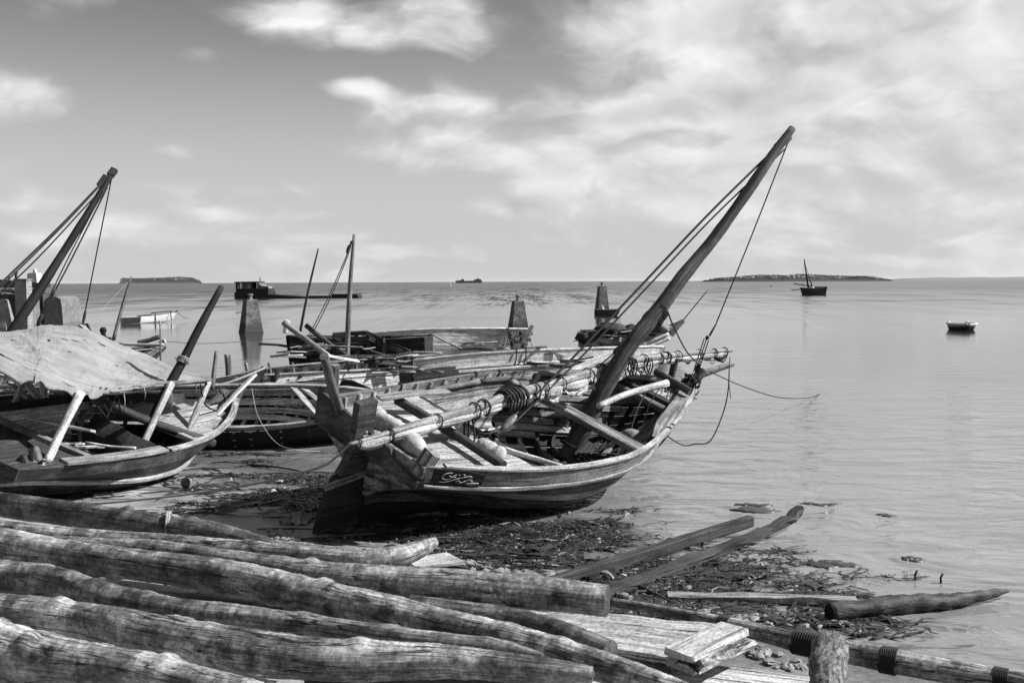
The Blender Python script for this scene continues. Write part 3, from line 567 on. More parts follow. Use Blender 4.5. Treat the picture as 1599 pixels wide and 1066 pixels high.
def yard_and_sail():
    h = H1; yp = [(545, 693, 3), (575, 686, 5), (640, 666, 7.5), (696, 650, 8), (740, 638, 8.5), (790, 619, 9), (830, 608, 9), (876, 596, 8.5), (920, 583, 8), (950, 572, 7.5), (992, 562, 7), (1055, 554, 6), (1100, 550, 5), (1142, 546, 4.5)]
    P = np.array([h.W(h.pix(x, y, 1, float(np.interp(x, [545, 640, 740, 800, 876, 950, 1055, 1142], [-.30, -.33, -.22, -.08, .08, .26, .30, .2])))) for x, y, _ in yp]); Rr = np.array([q * mpp(p) for p, (_, _, q) in zip(P, yp)])
    r = thing('sail_yard', 'long pale yard with a furled white sail tied along it, above the heeled dhow', 'yard', P[0] - V(0, 0, .1))
    Q = cr(np.hstack([P, Rr[:, None]]), 5); MB().tube(Q[:, :3], Q[:, 3] * .85, 10, lump=.06).build('spar', 'wood_grey', r)
    # furled cloth: bundles sagging between the ties, each with several folds
    Tn = unit(np.gradient(Q[:, :3], axis=0)); n = len(Q); arc = np.concatenate([[0], np.cumsum(np.linalg.norm(np.diff(Q[:, :3], axis=0), axis=-1))]); ties = []
    s = .15; rng = np.random.default_rng(4)
    while s < arc[-1] - .4: ties.append(s); s += rng.choice([.22, .36, .5, .75]) * rng.uniform(.85, 1.15)
    ties.append(arc[-1] - .25); ip = lambda a: np.array([np.interp(a, arc, Q[:, k]) for k in range(4)])
    mbr = MB()
    for i, (a, b) in enumerate(zip(ties[:-1], ties[1:])):
        m = ip((a + b) / 2); full = 1.0 if a < arc[-1] * .66 else .40; fat = rng.uniform(.75, 1.25) * full * (.7 if a < arc[-1] * .3 else 1.1); mb = MB()
        th = np.linspace(0, 2 * np.pi, 26, endpoint=False); ph = rng.random(4) * 6.28; R = []
        for t in np.linspace(0, 1, 13):
            q = ip(a + (b - a) * t); T = unit(ip(a + (b - a) * t + .02)[:3] - ip(a + (b - a) * t - .02)[:3]); A_ = unit(np.cross(T, V(0, 0, 1))); B_ = np.cross(A_, T); bow = max(math.sin(math.pi * t), 0) ** .6
            fold = .20 * np.abs(np.sin(th * 3.5 + ph[0] + t * 1.4)) + .13 * np.sin(th * 11 + ph[1] - 2 * t) + .12 * np.sin(th * 2 + ph[2] + 3 * t) - .1
            rad = (.030 + .042 * bow * fat) * (1 + fold); dn = np.where(np.sin(th) < 0, 1 + (.45 + .3 * math.sin(ph[3])) * bow * fat, 1.0)
            c = q[:3] - V(0, 0, q[3] * .9 + .02)
            R.append([c + A_ * x + B_ * z for x, z in zip(rad * 1.15 * np.cos(th), rad * dn * np.sin(th))])
        mb.rings(R, smooth=True)
        mb.build('furled_sail', 'sailcloth', r)
        if arc[-1] * .40 < a < arc[-1] * .70 and b - a > .3:   # a slack fold of sail hanging between two ties
            m_ = 7; dep = rng.uniform(.16, .30); G = np.array([[ip(a + (b - a) * t)[:3] - V(0, 0, ip(a)[3] * .6 + k / m_ * dep * max(math.sin(math.pi * t), .02) ** .6) + h.D((0, -1, 0)) * (.06 + .05 * math.sin(k * 1.1 + t * 9 + ph[0]) * math.sin(math.pi * t) + .02 * math.sin(t * 25)) for k in range(m_ + 1)] for t in np.linspace(0, 1, 15)])
            mb = MB(); mb.shell(G, G + h.D((0, .012, 0))); mb.sm = [True] * len(mb.sm); mb.build('sail_fold', 'sailcloth', r)
    for a in ties:
        q = ip(a); mbr = MB(); lash(mbr, q[:3] - V(0, 0, q[3] * .45), ip(a + .02)[:3] - ip(a - .02)[:3], q[3] * rng.uniform(1.2, 1.5), int(rng.integers(1, 4)), .02, rng.uniform(.006, .011)); mbr.build('sail_tie', 'rope_dark', r)
    mb = MB(); i0 = np.argmin(np.abs(Q[:, 0] - h.W(h.pix(800, 620, 1, .3))[0])); c = Q[i0, :3]
    T = Tn[i0]
    for j in range(9): lash(mb, c + T * (j - 4) * .055 - V(0, 0, .07), T, .155 + .015 * math.sin(j * 2), 1, .01, .022)
    mb.build('rope_coil', 'rope_dark', r)
    mb = MB()
    for j, (x, y) in enumerate(((727, 650), (732, 652), (724, 655), (736, 648))):
        mb = MB(); p = h.W(h.pix(x, y, 1, -.2)); mb.tube(cr([p, p + V(.02 * (j - 1), -.02, -.22), p + V(.03 * j - .05, -.02, -.40 - .03 * j)], 4), .014, 4); mb.build('hanging_rope', 'rope_dark', r)
    for j, (x, y) in enumerate(((985, 560), (990, 560), (980, 563), (1010, 558), (1014, 558))):
        mb = MB(); p = h.W(h.pix(x, y, 1, .15)); mb.tube(cr([p, p + V(-.05, -.02, -.15), p + V(.0, -.04, -.30), p + V(.06, -.02, -.14), p + V(.03, 0, 0)], 4), .012, 4); mb.build('hanging_rope', 'rope_dark', r)
    for j, x in enumerate((1030, 1048, 1066, 1085, 1104, 1120)):
        mb = MB(); p = h.W(h.pix(x, 553, 1, .3)); q = h.W(h.pix(x + 17, 551, 1, .3)); mb.tube(sag(p, q, .10 + .04 * (j % 3)), .010, 4); mb.build('hanging_rope', 'rope_dark', r); mb = MB(); mb.tube(sag(p, q, .2 - .04 * (j % 2)), .009, 4); mb.build('hanging_rope', 'rope_dark', r)
    # dark scraps of sail at the fore end
    for j, x in enumerate((1052, 1092, 1112)):
        p = h.W(h.pix(x, 556, 1, .3)); q = h.W(h.pix(x + 26, 553, 1, .3)); G = [[p + (q - p) * t + V(0, .05 * k, -1) * V(1, 1, (.10 + .02 * j) * k * math.sin(math.pi * t)) for t in np.linspace(0, 1, 7)] for k in (0, .5, 1.)]
        mb = MB(); O = np.array(G); mb.shell(O, O + V(0, .015, 0)); mb.build('sail_scrap', 'cloth_dark', r)
yard_and_sail()

def dhow_cargo():
    h = H1
    def roll(name, label, cat, p0, p1, z, rad, mat, grp=None):
        a, b = h.W(h.pix(*p0, 2, z)), h.W(h.pix(*p1, 2, z)); t = np.linspace(0, 1, 15); P = a + (b - a) * t[:, None]
        prof = np.clip(np.minimum(t, 1 - t) * 9, .0, 1) ** .5 * .9 + .10; mb = MB(); mb.tube(P, rad * prof * (1 + .07 * np.sin(t * 17) + .05 * np.sin(t * 41)), 18, lump=.09)
        o = thing(name, label, cat, a - V(0, 0, rad), grp); mb.build('sack_body', mat, o); mr = MB()
        for k in (.22, .48, .72): lash(mr, a + (b - a) * k, b - a, rad * 1.02, 1, .01, .008)
        mr.build('tie', 'rope_pale', o)
    zd = lambda px_, py_: 1.25
    roll('rolled_sack', 'long white stuffed sack lying across the dhow deck behind the rudder', 'sack', (571, 640), (662, 705), 1.42, .145, 'sack')
    roll('rolled_sack', 'short grey stuffed sack wedged against the near rail beside the round deck pole', 'sack', (747, 692), (786, 716), 1.10, .125, 'sack')
    def pole(name, label, pts, z, r0, r1, mat, n=8, cat='pole'):
        P = [h.W(h.pix(x, y, 2, zz)) for (x, y), zz in zip(pts, z)]; Q = cr(P, 5); MB().tube(Q, np.linspace(r0, r1, len(Q)), 9, lump=.05).build(name, mat, None, **tagkw(label, cat))
    pole('deck_pole', 'round dark pole lying across the aft deck of the heeled dhow', ((620, 624), (700, 672), (786, 727)), (1.38, 1.30, 1.30), .075, .068, 'wood_dark')
    pole('loose_pole', 'thin white pole with an end on the near rail by the mast foot', ((788, 702), (830, 714), (878, 727)), (1.10, 1.12, 1.16), .05, .03, 'wood_white')
    pole('boat_hook_pole', 'smooth pale pole leaning from the mast to the bow beam', ((934, 634), (980, 615), (1042, 598)), (1.15, 1.28, 1.42), .055, .07, 'wood_pale')
    pole('mooring_post', 'thin round post standing at the port quarter of the heeled dhow', ((534, 650), (520, 610), (506, 556)), (1.35, 1.95, 2.55), .07, .06, 'wood_mid')
    def board(label, pts, z, w, mat):
        P = [h.W(h.pix(x, y, 2, zz)) for (x, y), zz in zip(pts, z)]; MB().beam(cr(P, 3), h.R[:, 2], w, .03, jit=.004).build('loose_plank', mat, None, **tagkw(label, 'plank'))
    board('loose grey plank lying on the far rail above the round deck pole', ((592, 621), (650, 614), (702, 612)), (1.50, 1.50, 1.48), .17, 'wood_grey')
    board('narrow plank lying on the hold frames under the pulley block', ((742, 675), (780, 671), (800, 664)), (.72, .70, .70), .16, 'wood_pale')
    # bucket-like bundle in the forward hold and clutter at the mast foot
    mb = MB(); c = h.W(h.pix(985, 682, 2, .62)); mb.lathe(c, [(.02, -.12), (.14, -.11), (.18, 0), (.15, .10), (.05, .14), (.02, .13)], 12); mb.build('rope_bucket', 'leaf_dry', None, **tagkw('small round bundle at the end of the pale ropes in the fore hold', 'bundle'))
    mb = MB(); tangle(mb, h.W(h.pix(935, 716, 2, .55)), (.35, .3, .08), 16, .016, RNG); mb.build('bilge_rope', 'rope_dark', None, **tagkw('tangled dark rope in the hold beside the mast foot', 'rope'))
    a = h.W(h.pix(548, 692, 1, 0)); g = gnd(130, 788)
    P = [a, h.W((-.25, .0, 1.30)) + V(-.5, -.1, -.08)] ; e = V(*g); t = np.linspace(0, 1, 14)[:, None]
    L = a + (e - a) * t; L[:, 2] = a[2] + (e[2] - a[2]) * t[:, 0] ** .55; L[-4:, 2] = [max(z, float(ground_h(x, y)) + .02) for x, y, z in L[-4:]]
    rope(L, .018, 'mooring_rope', 'rope_pale', None, k=2, **tagkw('pale mooring rope running from the dhow rudder across the sand to the logs', 'rope'))
    mb = MB(); tangle(mb, h.W(h.pix(575, 684, 1, -.05)), (.18, .15, .10), 16, .018, RNG); mb.build('rope_knot', 'rope_pale', None, **tagkw('pale knotted rope tying the yard to the rudder stock', 'rope'))
dhow_cargo()

# ---------------------------------------------------------------- boat with the awning
def spots_mat():
    m = wood('wood_caulked', .006, .02, blot=.5); t = NT(m.node_tree); bs = t.n['Principled BSDF']
    u, v, _ = t.sep(t.new('ShaderNodeTexCoord').outputs['UV']); d = t.vor(t.xyz(t.m('MULTIPLY', u, 3.2), t.m('MULTIPLY', v, 6.), 0), 1.0)
    n = t.noise(t.xyz(t.m('MULTIPLY', u, 60), t.m('MULTIPLY', v, 60), 0), 1, 3)
    old = bs.inputs['Base Color'].links[0].from_socket; t.put(bs.inputs['Base Color'], t.mixf(t.m('MULTIPLY', t.rng(d, .12, .16, 1, 0), t.rng(n, .40, .48)), old, .5))
spots_mat()
def pxtube(pts, name, mat, parent=None, n=9, lump=.05, k=5, **kw):   # pts: (px, py, distance, half width in px)
    P = np.array([np.append(at(x, y, d), q * mpp(at(x, y, d))) for x, y, d, q in pts]); Q = cr(P, k); return MB().tube(Q[:, :3], Q[:, 3], n, lump=lump).build(name, mat, parent, **kw)
def pxbeam(pts, name, mat, parent=None, w=.12, t=.04, up=(0, 0, 1), **kw):
    P = [at(*p) for p in pts]; return MB().beam(P, up, w, t, jit=.004).build(name, mat, parent, **kw)

def awning_boat():
    h = Hull(-8.0, 14.06, .198, 1.283, .30, -.031, 6.896, 1.363, .713, .962, 0, .151, 1.976, Lk=.80)
    r = thing('awning_boat', 'dark painted wooden boat on the sand at left with canvas awning posts', 'boat', h.O); px = h.pix
    h.strakes(r, 3, .02, .50, 'wood_tarred', ns=20); h.strakes(r, 1, .54, .985, 'wood_painted', sides=(-1,), ns=24, name='bulwark_plank'); h.strakes(r, 2, .54, .78, 'wood_pale', sides=(1,), ns=20)
    h.strakes(r, 1, .80, 1.0, 'wood_dark', sides=(1,), u1=.86, ns=20, name='bulwark_plank'); h.rail(r, .52, .025, .07, .07, 'wood_pale', -1, name='rubbing_strake', n=24)
    h.rail(r, 1.0, -.05, .13, .04, 'wood_grey', -1, u0=.42, u1=.97, n=18); h.rail(r, 1.02, -.07, .20, .05, 'wood_grey', -1, u0=.10, u1=.40, n=12, name='wash_board')
    h.keel(r, 'wood_dark'); h.transom(r, 'wood_dark', n=4, t0=.2); h.ribs(r, np.linspace(.08, .9, 14), 'wood_grey', t1=.85)
    for t, a, b, m, w in ((.80, .12, .58, 'wood_white', .14), (.70, .12, .56, 'wood_white', .15), (.60, .14, .56, 'wood_pale', .15), (.46, .18, .56, 'wood_pale', .15), (.36, .2, .55, 'wood_pale', .15), (.26, .2, .55, 'wood_grey', .14)):
        h.stringer(r, t, a, b, 1, m, w=w)
    for x in np.linspace(1.6, 3.4, 9): h.cross(r, x, .22, .12, .05, 'wood_mid', name='floor_timber', inset=.1)
    h.deck(r, .05, 1.5, .16, 'wood_dark', pw=.22); x0 = px(215, 655, 2, .84)[0]
    h.deck(r, x0, h.L * .93, .14, 'wood_deck', pw=.19); h.cross(r, x0 - .02, .86, .10, .10, 'wood_pale', camber=.02); h.cross(r, 1.55, .84, .12, .10, 'wood_grey')
    # stem boards at the bow
    MB().beam([h.W((h.L * .93, 0, .55)), h.W((h.L * 1.0, 0, 1.0)), h.W((h.L * 1.015, 0, 1.35))], h.D((0, 1, 0)), .14, .12, jit=.005).build('stem_head', 'wood_mid', r)
    for k in range(4): MB().beam([h.W((h.L * .90, .12 + .06 * k, .72)), h.W((h.L * .97, .05 + .05 * k, 1.22))], h.D((1, 0, 0)), .055, .03).build('bow_stave', 'wood_mid', r)
    mp = [(215, 706, 8), (240, 652, 8), (262, 606, 7.5), (284, 566, 7), (312, 510, 6.2), (346, 447, 4.8)]
    P = np.array([np.append(h.W(px(x, y, 1, 0)), q * mpp(h.W(px(x, y, 1, 0)))) for x, y, q in mp]); Q = cr(P, 5); m = MB().tube(Q[:, :3], Q[:, 3], 10, lump=.05).build('mast', 'wood_black', r, label='dark mast stump rising through the awning')
    mb = MB(); c = h.W(px(286, 562, 1, 0)); lash(mb, c, P[4, :3] - P[3, :3], P[3, 3], 4, .03, .018); tangle(mb, c, (.1, .1, .08), 6, .012, RNG); mb.build('rope_lashing', 'rope_pale', m)
    for pts, mat, lab in (([(72, 724, 14.75, 7), (98, 668, 15.0, 6.6), (127, 612, 15.3, 6.6)], 'wood_white', 0), ([(214, 714, 16.75, 5), (240, 658, 17.2, 5.5), (268, 598, 17.75, 6)], 'wood_pale', 0), ([(284, 698, 18.0, 5.5), (304, 650, 18.5, 5), (326, 596, 19.1, 5)], 'wood_pale', 0),
                          ([(20, 636, 17.0, 5), (36, 596, 17.1, 5), (44, 570, 17.2, 5)], 'wood_grey', 0), ([(69, 628, 18.6, 5), (68, 600, 18.6, 6), (67, 575, 18.6, 6)], 'wood_pale', 0), ([(99, 622, 18.9, 5), (102, 592, 18.9, 5), (104, 570, 18.9, 5)], 'wood_pale', 0)):
        pxtube(pts, 'awning_post', mat, r, n=8, lump=.06)
    MB().beam([at(60, 724, 14.6), at(52, 700, 14.65)], (1, 0, 0), .16, .12, jit=.006).build('mooring_bitt', 'wood_mid', r); MB().beam([at(40, 730, 14.4), at(34, 712, 14.4)], (1, 0, 0), .13, .10, jit=.006).build('mooring_bitt', 'wood_dark', r)
    mb = MB(); tangle(mb, at(58, 722, 14.6), (.14, .12, .08), 7, .016, RNG); mb.build('rope_knot', 'rope_pale', r)
    # dark tarpaulin hanging across the hold
    G = []
    top = cr([px(150, 645, 2, .86), px(190, 668, 2, .86), px(232, 690, 2, .86), px(268, 706, 2, .84)], 5)
    for k in np.linspace(0, 1, 8): G.append([h.W(p + V(-.22 * math.sin(k * 2.5) - .04 * math.sin(i * 1.1), 0, -k * .58)) for i, p in enumerate(top)])
    G = np.array(G); mb = MB(); mb.shell(G, G + h.D((.02, 0, 0))); mb.build('hold_tarpaulin', 'tarp', r)
    rope([at(345, 606, 20.2), at(344, 612, 20.1), at(350, 618, 20.2), at(352, 640, 20.2)], .02, 'rope', 'rope_dark', r)
    rope([h.W(h.pix(313, 600, 1, -.3)), h.W(h.pix(320, 630, 1, -.3)), h.W(h.pix(340, 641, 1, -.1)), h.W(h.pix(370, 632, 1, 0))], .018, 'rope', 'rope_dark', r)
    for p in ([(165, 655), (172, 640), (182, 618), (188, 640)], [(142, 608), (150, 630), (165, 650)], [(146, 606), (160, 626), (168, 644)]): rope([h.W(h.pix(x, y, 1, -.2)) for x, y in p], .016, 'rope', 'rope_dark', r)
    # spar and pole lying on the boat
    pxtube([(148, 617, 16.4, 6), (190, 640, 16.9, 7), (250, 664, 17.4, 7), (333, 692, 18.3, 7)], 'deck_spar', 'wood_dark', None, **tagkw('round dark spar slung under the canvas awning over the near side of the boat', 'spar'))
    pxbeam([(338, 648, 19.6), (368, 615, 20.0), (399, 584, 20.4)], 'bow_pole', 'wood_white', None, w=.10, t=.05, **tagkw('white flat pole sticking up from the bow of the awning boat', 'pole'))
    for i, (a, b, lab) in enumerate((((331, 608, 20.6), (338, 548, 20.8), 'thin upright stick behind the bow of the awning boat'),)):
        pxtube([(*a, 3.6), (*((np.array(a) + b) / 2), 3.4), (*b, 3)], 'upright_stick', 'wood_mid', None, **tagkw(lab, 'stick'))
    # clutter behind under the awning
    for i, (a, b, w, m, lab) in enumerate((((6, 592, 17.4), (26, 566, 17.5), .05, 'wood_white', 'thin white lath under the left end of the awning'), ((14, 596, 18), (46, 622, 17.6), .10, 'wood_grey', 'grey plank slanting down behind the leftmost awning posts'), ((36, 590, 18.2), (60, 620, 18.0), .14, 'wood_white', 'thick pale curved timber behind the leftmost awning posts'), ((70, 612, 19), (112, 598, 19.4), .10, 'wood_pale', 'pale plank lying behind the middle awning posts'), ((76, 618, 18.8), (128, 612, 19), .12, 'wood_mid', 'brownish dull board lying flat below the canvas edge'))):
        a, b = np.array(a, float), np.array(b, float); pxbeam([a, (a + b) / 2 + V(0, 2, 0), b], 'loose_plank', m, None, w=w, t=.05, **tagkw(lab, 'plank'))
    return h
H2 = awning_boat()

def awning():
    fr = [(-90, 515, 12.6), (-40, 536, 13.3), (0, 553, 13.9), (45, 575, 14.4), (70, 583, 14.7), (125, 606, 15.4), (160, 611, 15.9), (215, 607, 17.), (266, 597, 17.8), (330, 592, 19.2)]
    bk = [(-90, 524, 17.2), (-40, 521, 17.5), (0, 519, 17.8), (40, 515, 18.3), (75, 508, 18.8), (130, 513, 19.3), (190, 538, 19.8), (235, 556, 19.9), (270, 572, 19.8), (331, 590, 19.4)]
    A, B = cr([at(*p) for p in fr], 10), cr([at(*p) for p in bk], 10); n, m = len(A), 46; G = np.zeros((n, m, 3)); rng = np.random.default_rng(2)
    for i in range(n):
        for j in range(m):
            t = j / (m - 1); p = A[i] * (1 - t) + B[i] * t; e = math.sin(math.pi * t); u = i / (n - 1)
            d = -.07 * e + .012 * math.sin(u * 34 + 3 * t) * e + .020 * (1 - abs(math.sin(u * 23 + 5 * t + 1))) ** 3 * (.3 + e) + .016 * (1 - abs(math.sin(u * 41 - 6 * t))) ** 4 + .018 * vnoise(V(u * 9), V(t * 5), 8)[0] + .012 * vnoise(V(u * 60 + t * 19), V(t * 7), 4)[0] + .010 * (1 - abs(math.sin(t * 11 + u * 9))) ** 3 * e
            if u > .78: d += .03 * math.sin(t * 30) * (u - .78) / .22 * (1 - u) * 6
            G[i, j] = p + V(0, 0, d)
    r = thing('canvas_awning', 'torn pale canvas awning stretched over the leftmost boat', 'awning', at(150, 600, 17) * V(1, 1, 0) + V(0, 0, 1.5))
    holes = [(24, 34, 2, 1), (25, 34, 1, 1), (40, 31, 1, 2), (44, 33, 2, 1), (47, 34, 2, 1), (50, 36, 1, 1), (36, 22, 1, 1), (60, 26, 1, 1), (58, 3, 1, 2), (60, 2, 1, 3), (64, 3, 1, 2), (68, 3, 2, 2), (70, 2, 1, 2), (74, 4, 1, 2), (30, 8, 1, 1), (46, 24, 1, 1), (54, 38, 2, 1)]
    hs = {(i + a, j + b) for i, j, w, k in holes for a in range(w) for b in range(k)}
    mb = MB(); mb.v = [tuple(p) for p in G.reshape(-1, 3)] + [tuple(p) for p in (G - V(0, 0, .012)).reshape(-1, 3)]; o = n * m
    for i in range(n - 1):
        for j in range(m - 1):
            if (i, j) in hs: continue
            q = [i * m + j, (i + 1) * m + j, (i + 1) * m + j + 1, i * m + j + 1]; uv = [(i * .11, j * .11), (i * .11 + .11, j * .11), (i * .11 + .11, j * .11 + .11), (i * .11, j * .11 + .11)]
            mb.face(q, uv, True); mb.face([x + o for x in q[::-1]], uv[::-1], True)
    mb.build('canvas_sheet', 'canvas', r)
    F_ = np.array([[A[i] + V(0, -.015 - .05 * (k / 5) * math.sin(i * .9 + .3 * k) - .03 * math.sin(i * .37), -k / 5 * (.30 * (1 - i / 66) + .05 + .035 * math.sin(i * .8) + .05 * max(0, math.sin(i * .31)))) for k in range(6)] for i in range(0, 63)])
    mb = MB(); mb.shell(F_, F_ + V(0, .012, 0)); mb.f = [f[::-1] for f in mb.f]; mb.sm = [True] * len(mb.sm); mb.build('hanging_hem', 'canvas', r)
    MB().tube([A[i] + V(0, .02, -.05) for i in range(60, n, 2)], .02, 5).build('edge_rope', 'rope_dark', r)
    pts = [at(*p) for p in ((268, 600, 17.9), (300, 596, 18.4), (330, 593, 19.0))]; MB().tube(cr(pts, 3), .03, 6).build('edge_batten', 'wood_mid', r)
    for k, (i, ln) in enumerate(((66, .35), (72, .2), (80, .55), (86, .25))): MB().tube([A[i], A[i] + V(.02, 0, -ln * .5), A[i] + V(.0, 0, -ln)], .010, 4).build('tie_string', 'rope_pale', r)
awning()

def person():
    base = at(162.5, 515, 33.) ; zf = .12; x, y = base[0], base[1]; hz = base[2]
    J = {'pelvis': (x, y, zf + .80), 'sp': (x + .03, y - .03, zf + 1.0), 'ch': (x + .06, y - .05, hz - .42), 'nk': (x + .02, y - .07, hz - .19), 'hd': (x, y - .09, hz - .07), 'ht': (x - .01, y - .10, hz + .08),
         'sl': (x - .17, y - .06, hz - .29), 'el': (x - .24, y - .2, hz - .55), 'hl': (x - .10, y - .42, hz - .62), 'sr': (x + .24, y - .04, hz - .30), 'er': (x + .32, y - .15, hz - .55), 'hr': (x + .18, y - .4, hz - .62),
         'kl': (x - .12, y - .1, zf + .42), 'fl': (x - .12, y, zf), 'tl': (x - .12, y - .16, zf), 'kr': (x + .14, y - .1, zf + .42), 'fr': (x + .14, y, zf), 'tr': (x + .14, y - .16, zf)}
    E = [('pelvis', 'sp'), ('sp', 'ch'), ('ch', 'nk'), ('nk', 'hd'), ('hd', 'ht'), ('ch', 'sl'), ('sl', 'el'), ('el', 'hl'), ('ch', 'sr'), ('sr', 'er'), ('er', 'hr'), ('pelvis', 'kl'), ('kl', 'fl'), ('fl', 'tl'), ('pelvis', 'kr'), ('kr', 'fr'), ('fr', 'tr')]
    Rd = dict(pelvis=.14, sp=.13, ch=.15, nk=.06, hd=.10, ht=.085, sl=.075, el=.05, hl=.045, sr=.075, er=.05, hr=.045, kl=.07, fl=.045, tl=.035, kr=.07, fr=.045, tr=.035)
    ks = list(J); org = V(x, y, zf); me = bpy.data.meshes.new('person'); me.from_pydata([tuple(V(*J[k]) - org) for k in ks], [(ks.index(a), ks.index(b)) for a, b in E], [])
    o = bpy.data.objects.new('person', me); COL.objects.link(o); o.location = org; me.materials.append(MATS['skin_dark'])
    md = o.modifiers.new('skin', 'SKIN'); md.use_smooth_shade = True
    for i, k in enumerate(ks): me.skin_vertices[0].data[i].radius = (Rd[k], Rd[k]); me.skin_vertices[0].data[i].use_root = (k == 'pelvis')
    o.modifiers.new('sub', 'SUBSURF').levels = 2; o.modifiers['sub'].render_levels = 2
    o['label'] = 'person in a dark shirt bending behind the far edge of the awning'; o['category'] = 'person'; o['_o'] = list(org)
    H = V(*J['hd']); mb = MB(); mb.lathe(H + V(0, .015, .0), [(.02, .17), (.07, .155), (.105, .10), (.112, .05), (.105, .01), (.09, .0)], 12); mb.build('hair', 'hair', o)
    mb = MB(); mb.tube([V(*J['sp']) - V(0, 0, .1), V(*J['ch']) - V(0, 0, .05), V(*J['ch']) + V(0, 0, .10), V(*J['nk']) - V(0, 0, .03)], [.17, .20, .19, .09], 12, squash=.8); mb.build('shirt', 'cloth_dark', o)
    mb = MB(); f = H + V(.05, -.085, -.02); mb.tube([f + V(0, .02, .02), f + V(.005, -.03, 0), f + V(0, 0, -.03)], [.012, .018, .012], 6)
    for e in (-.04, .04): mb.tube([f + V(e, .0, .035), f + V(e, -.012, .035)], .010, 6)
    mb.build('face', 'skin_dark', o)
person()

# ---------------------------------------------------------------- boat with the raked mast behind the awning
def raked_boat():
    h = Hull(-12.4, 17.6, .22, 1.02, .12, 0, 7.4, 1.45, .7, 1.25, .15, .45, 2.0, prof='dhow')
    r = thing('raked_mast_boat', 'dark boat half hidden behind the awning, its raked mast at far left', 'boat', h.O)
    h.strakes(r, 6, .03, .97, 'wood_dark', ns=16); h.keel(r, 'wood_dark'); h.transom(r, 'wood_dark', n=4); h.ribs(r, np.linspace(.1, .9, 9), 'wood_mid')
    for sd in (-1, 1): h.rail(r, 1., -.05, .14, .05, 'wood_mid', sd)
    h.deck(r, .1, 2.0, .2, 'wood_mid'); h.deck(r, 5., 7., .2, 'wood_mid')
    mp = [(-14, 572, 19.0, 8.5), (22, 514, 19.2, 8), (62, 452, 19.6, 7), (100, 392, 20.0, 6.2), (140, 328, 20.4, 5.4), (177, 267, 20.8, 4.4)]
    m = pxtube(mp, 'mast', 'wood_black', r, n=12, lump=.07, label='thick dark mast raked to the right')
    mb = MB(); mb.beam([at(157, 292, 20.6) + V(-.035, 0, .02), at(168, 276, 20.7) + V(-.03, 0, .02)], (0, 1, 0), .10, .10); mb.beam([at(172, 274, 20.75), at(179, 265, 20.85)], (0, 1, 0), .14, .12); mb.build('mast_head_sheave', 'wood_dark', m)
    T = (157, 288, 20.6)
    for pts, q in (([T, (85, 362, 19.6), (-40, 482, 18.)], .022), ([(160, 286, 20.6), (85, 366, 19.6), (-40, 488, 18.)], .016), ([(150, 305, 20.5), (60, 402, 19.6), (-10, 468, 19)], .016), ([(165, 290, 20.6), (95, 400, 20), (26, 518, 19.3)], .013), ([(166, 290, 20.6), (108, 400, 20), (60, 500, 19.6)], .013),
                   ([(168, 292, 20.7), (113, 402, 20.4), (84, 458, 20.2), (60, 510, 20)], .016), ([(176, 270, 20.8), (150, 400, 21.2), (134, 482, 21.5)], .014)):
        rope([at(*p) for p in pts], q, 'rope', 'rope_dark', r, k=6)
    for a_, b_, q_ in ((at(86, 452, 20.2), at(80, 464, 20.2), .05), (at(66, 490, 20), at(58, 510, 20), .06), (at(134, 482, 21.5), at(129, 508, 21.5), .045)): mb = MB(); block(mb, a_, b_, q_); mb.build('pulley_block', 'wood_dark', r)
    MB().beam([at(125, 507, 21.5), at(132, 512, 21.4), at(142, 522, 21.3)], (0, 0, 1), .10, .05, jit=.004).build('stem_head', 'wood_grey', r); MB().beam([at(126, 508, 21.5), at(136, 506, 21.5), at(142, 520, 21.5)], (0, 1, 0), .05, .05).build('stem_hook', 'iron', r)
raked_boat()

def canoe_behind():
    h = Hull(*at(150, 640, 22.8)[:2], .0, .28, .1, .02, 3.8, .55, .5, .95, .0, .35, 2.2, prof='flat')
    r = thing('beached_canoe', 'small boat beyond the awning with bamboo poles and a log lying on it', 'boat', h.O)
    h.strakes(r, 4, .05, .96, 'wood_mid', ns=12); h.keel(r, 'wood_mid'); h.ribs(r, np.linspace(.2, .85, 5), 'wood_grey')
    for sd in (-1, 1): h.rail(r, 1., 0, .06, .04, 'wood_white', sd, n=12)
    MB().beam([at(240, 548, 24), at(250, 536, 24), at(258, 532, 24)], (0, 1, 0), .10, .08).build('stem_head', 'wood_white', r)
    pxtube([(177, 531, 23.2, 2.8), (190, 482, 23.4, 2.4), (205, 432, 23.6, 1.6)], 'thin_mast', 'wood_mid', r)
    rope([at(203, 437, 23.6), at(165, 478, 22.5), at(140, 512, 21.5)], .005, 'rope', 'rope_pale', r)
    pxtube([(216, 535, 23.6, 4), (232, 531, 23.6, 4), (251, 525, 23.6, 3.8)], 'short_log', 'wood_mid', None, **tagkw('short thick log on the small boat beyond the awning', 'log'))
    pxtube([(186, 537, 23.4, 2.8), (220, 538, 23.4, 2.6), (256, 538, 23.4, 2.6)], 'bamboo_pole', 'wood_pale', None, **tagkw('bamboo pole lying level on the small boat beyond the awning', 'pole'))
    pxtube([(250, 500, 23.2, 1.2), (250.5, 530, 23.2, 1.3), (251, 575, 23.2, 1.6)], 'thin_stick', 'wood_grey', None, **tagkw('thin upright stick standing beyond the awning beside the short log', 'stick'))
    rope([at(258, 533, 24), at(330, 536, 27), at(440, 528, 33)], .008, 'line', 'rope_dark', None, **tagkw('thin line stretched over the water from small boat to dark wreck', 'rope'))
canoe_behind()

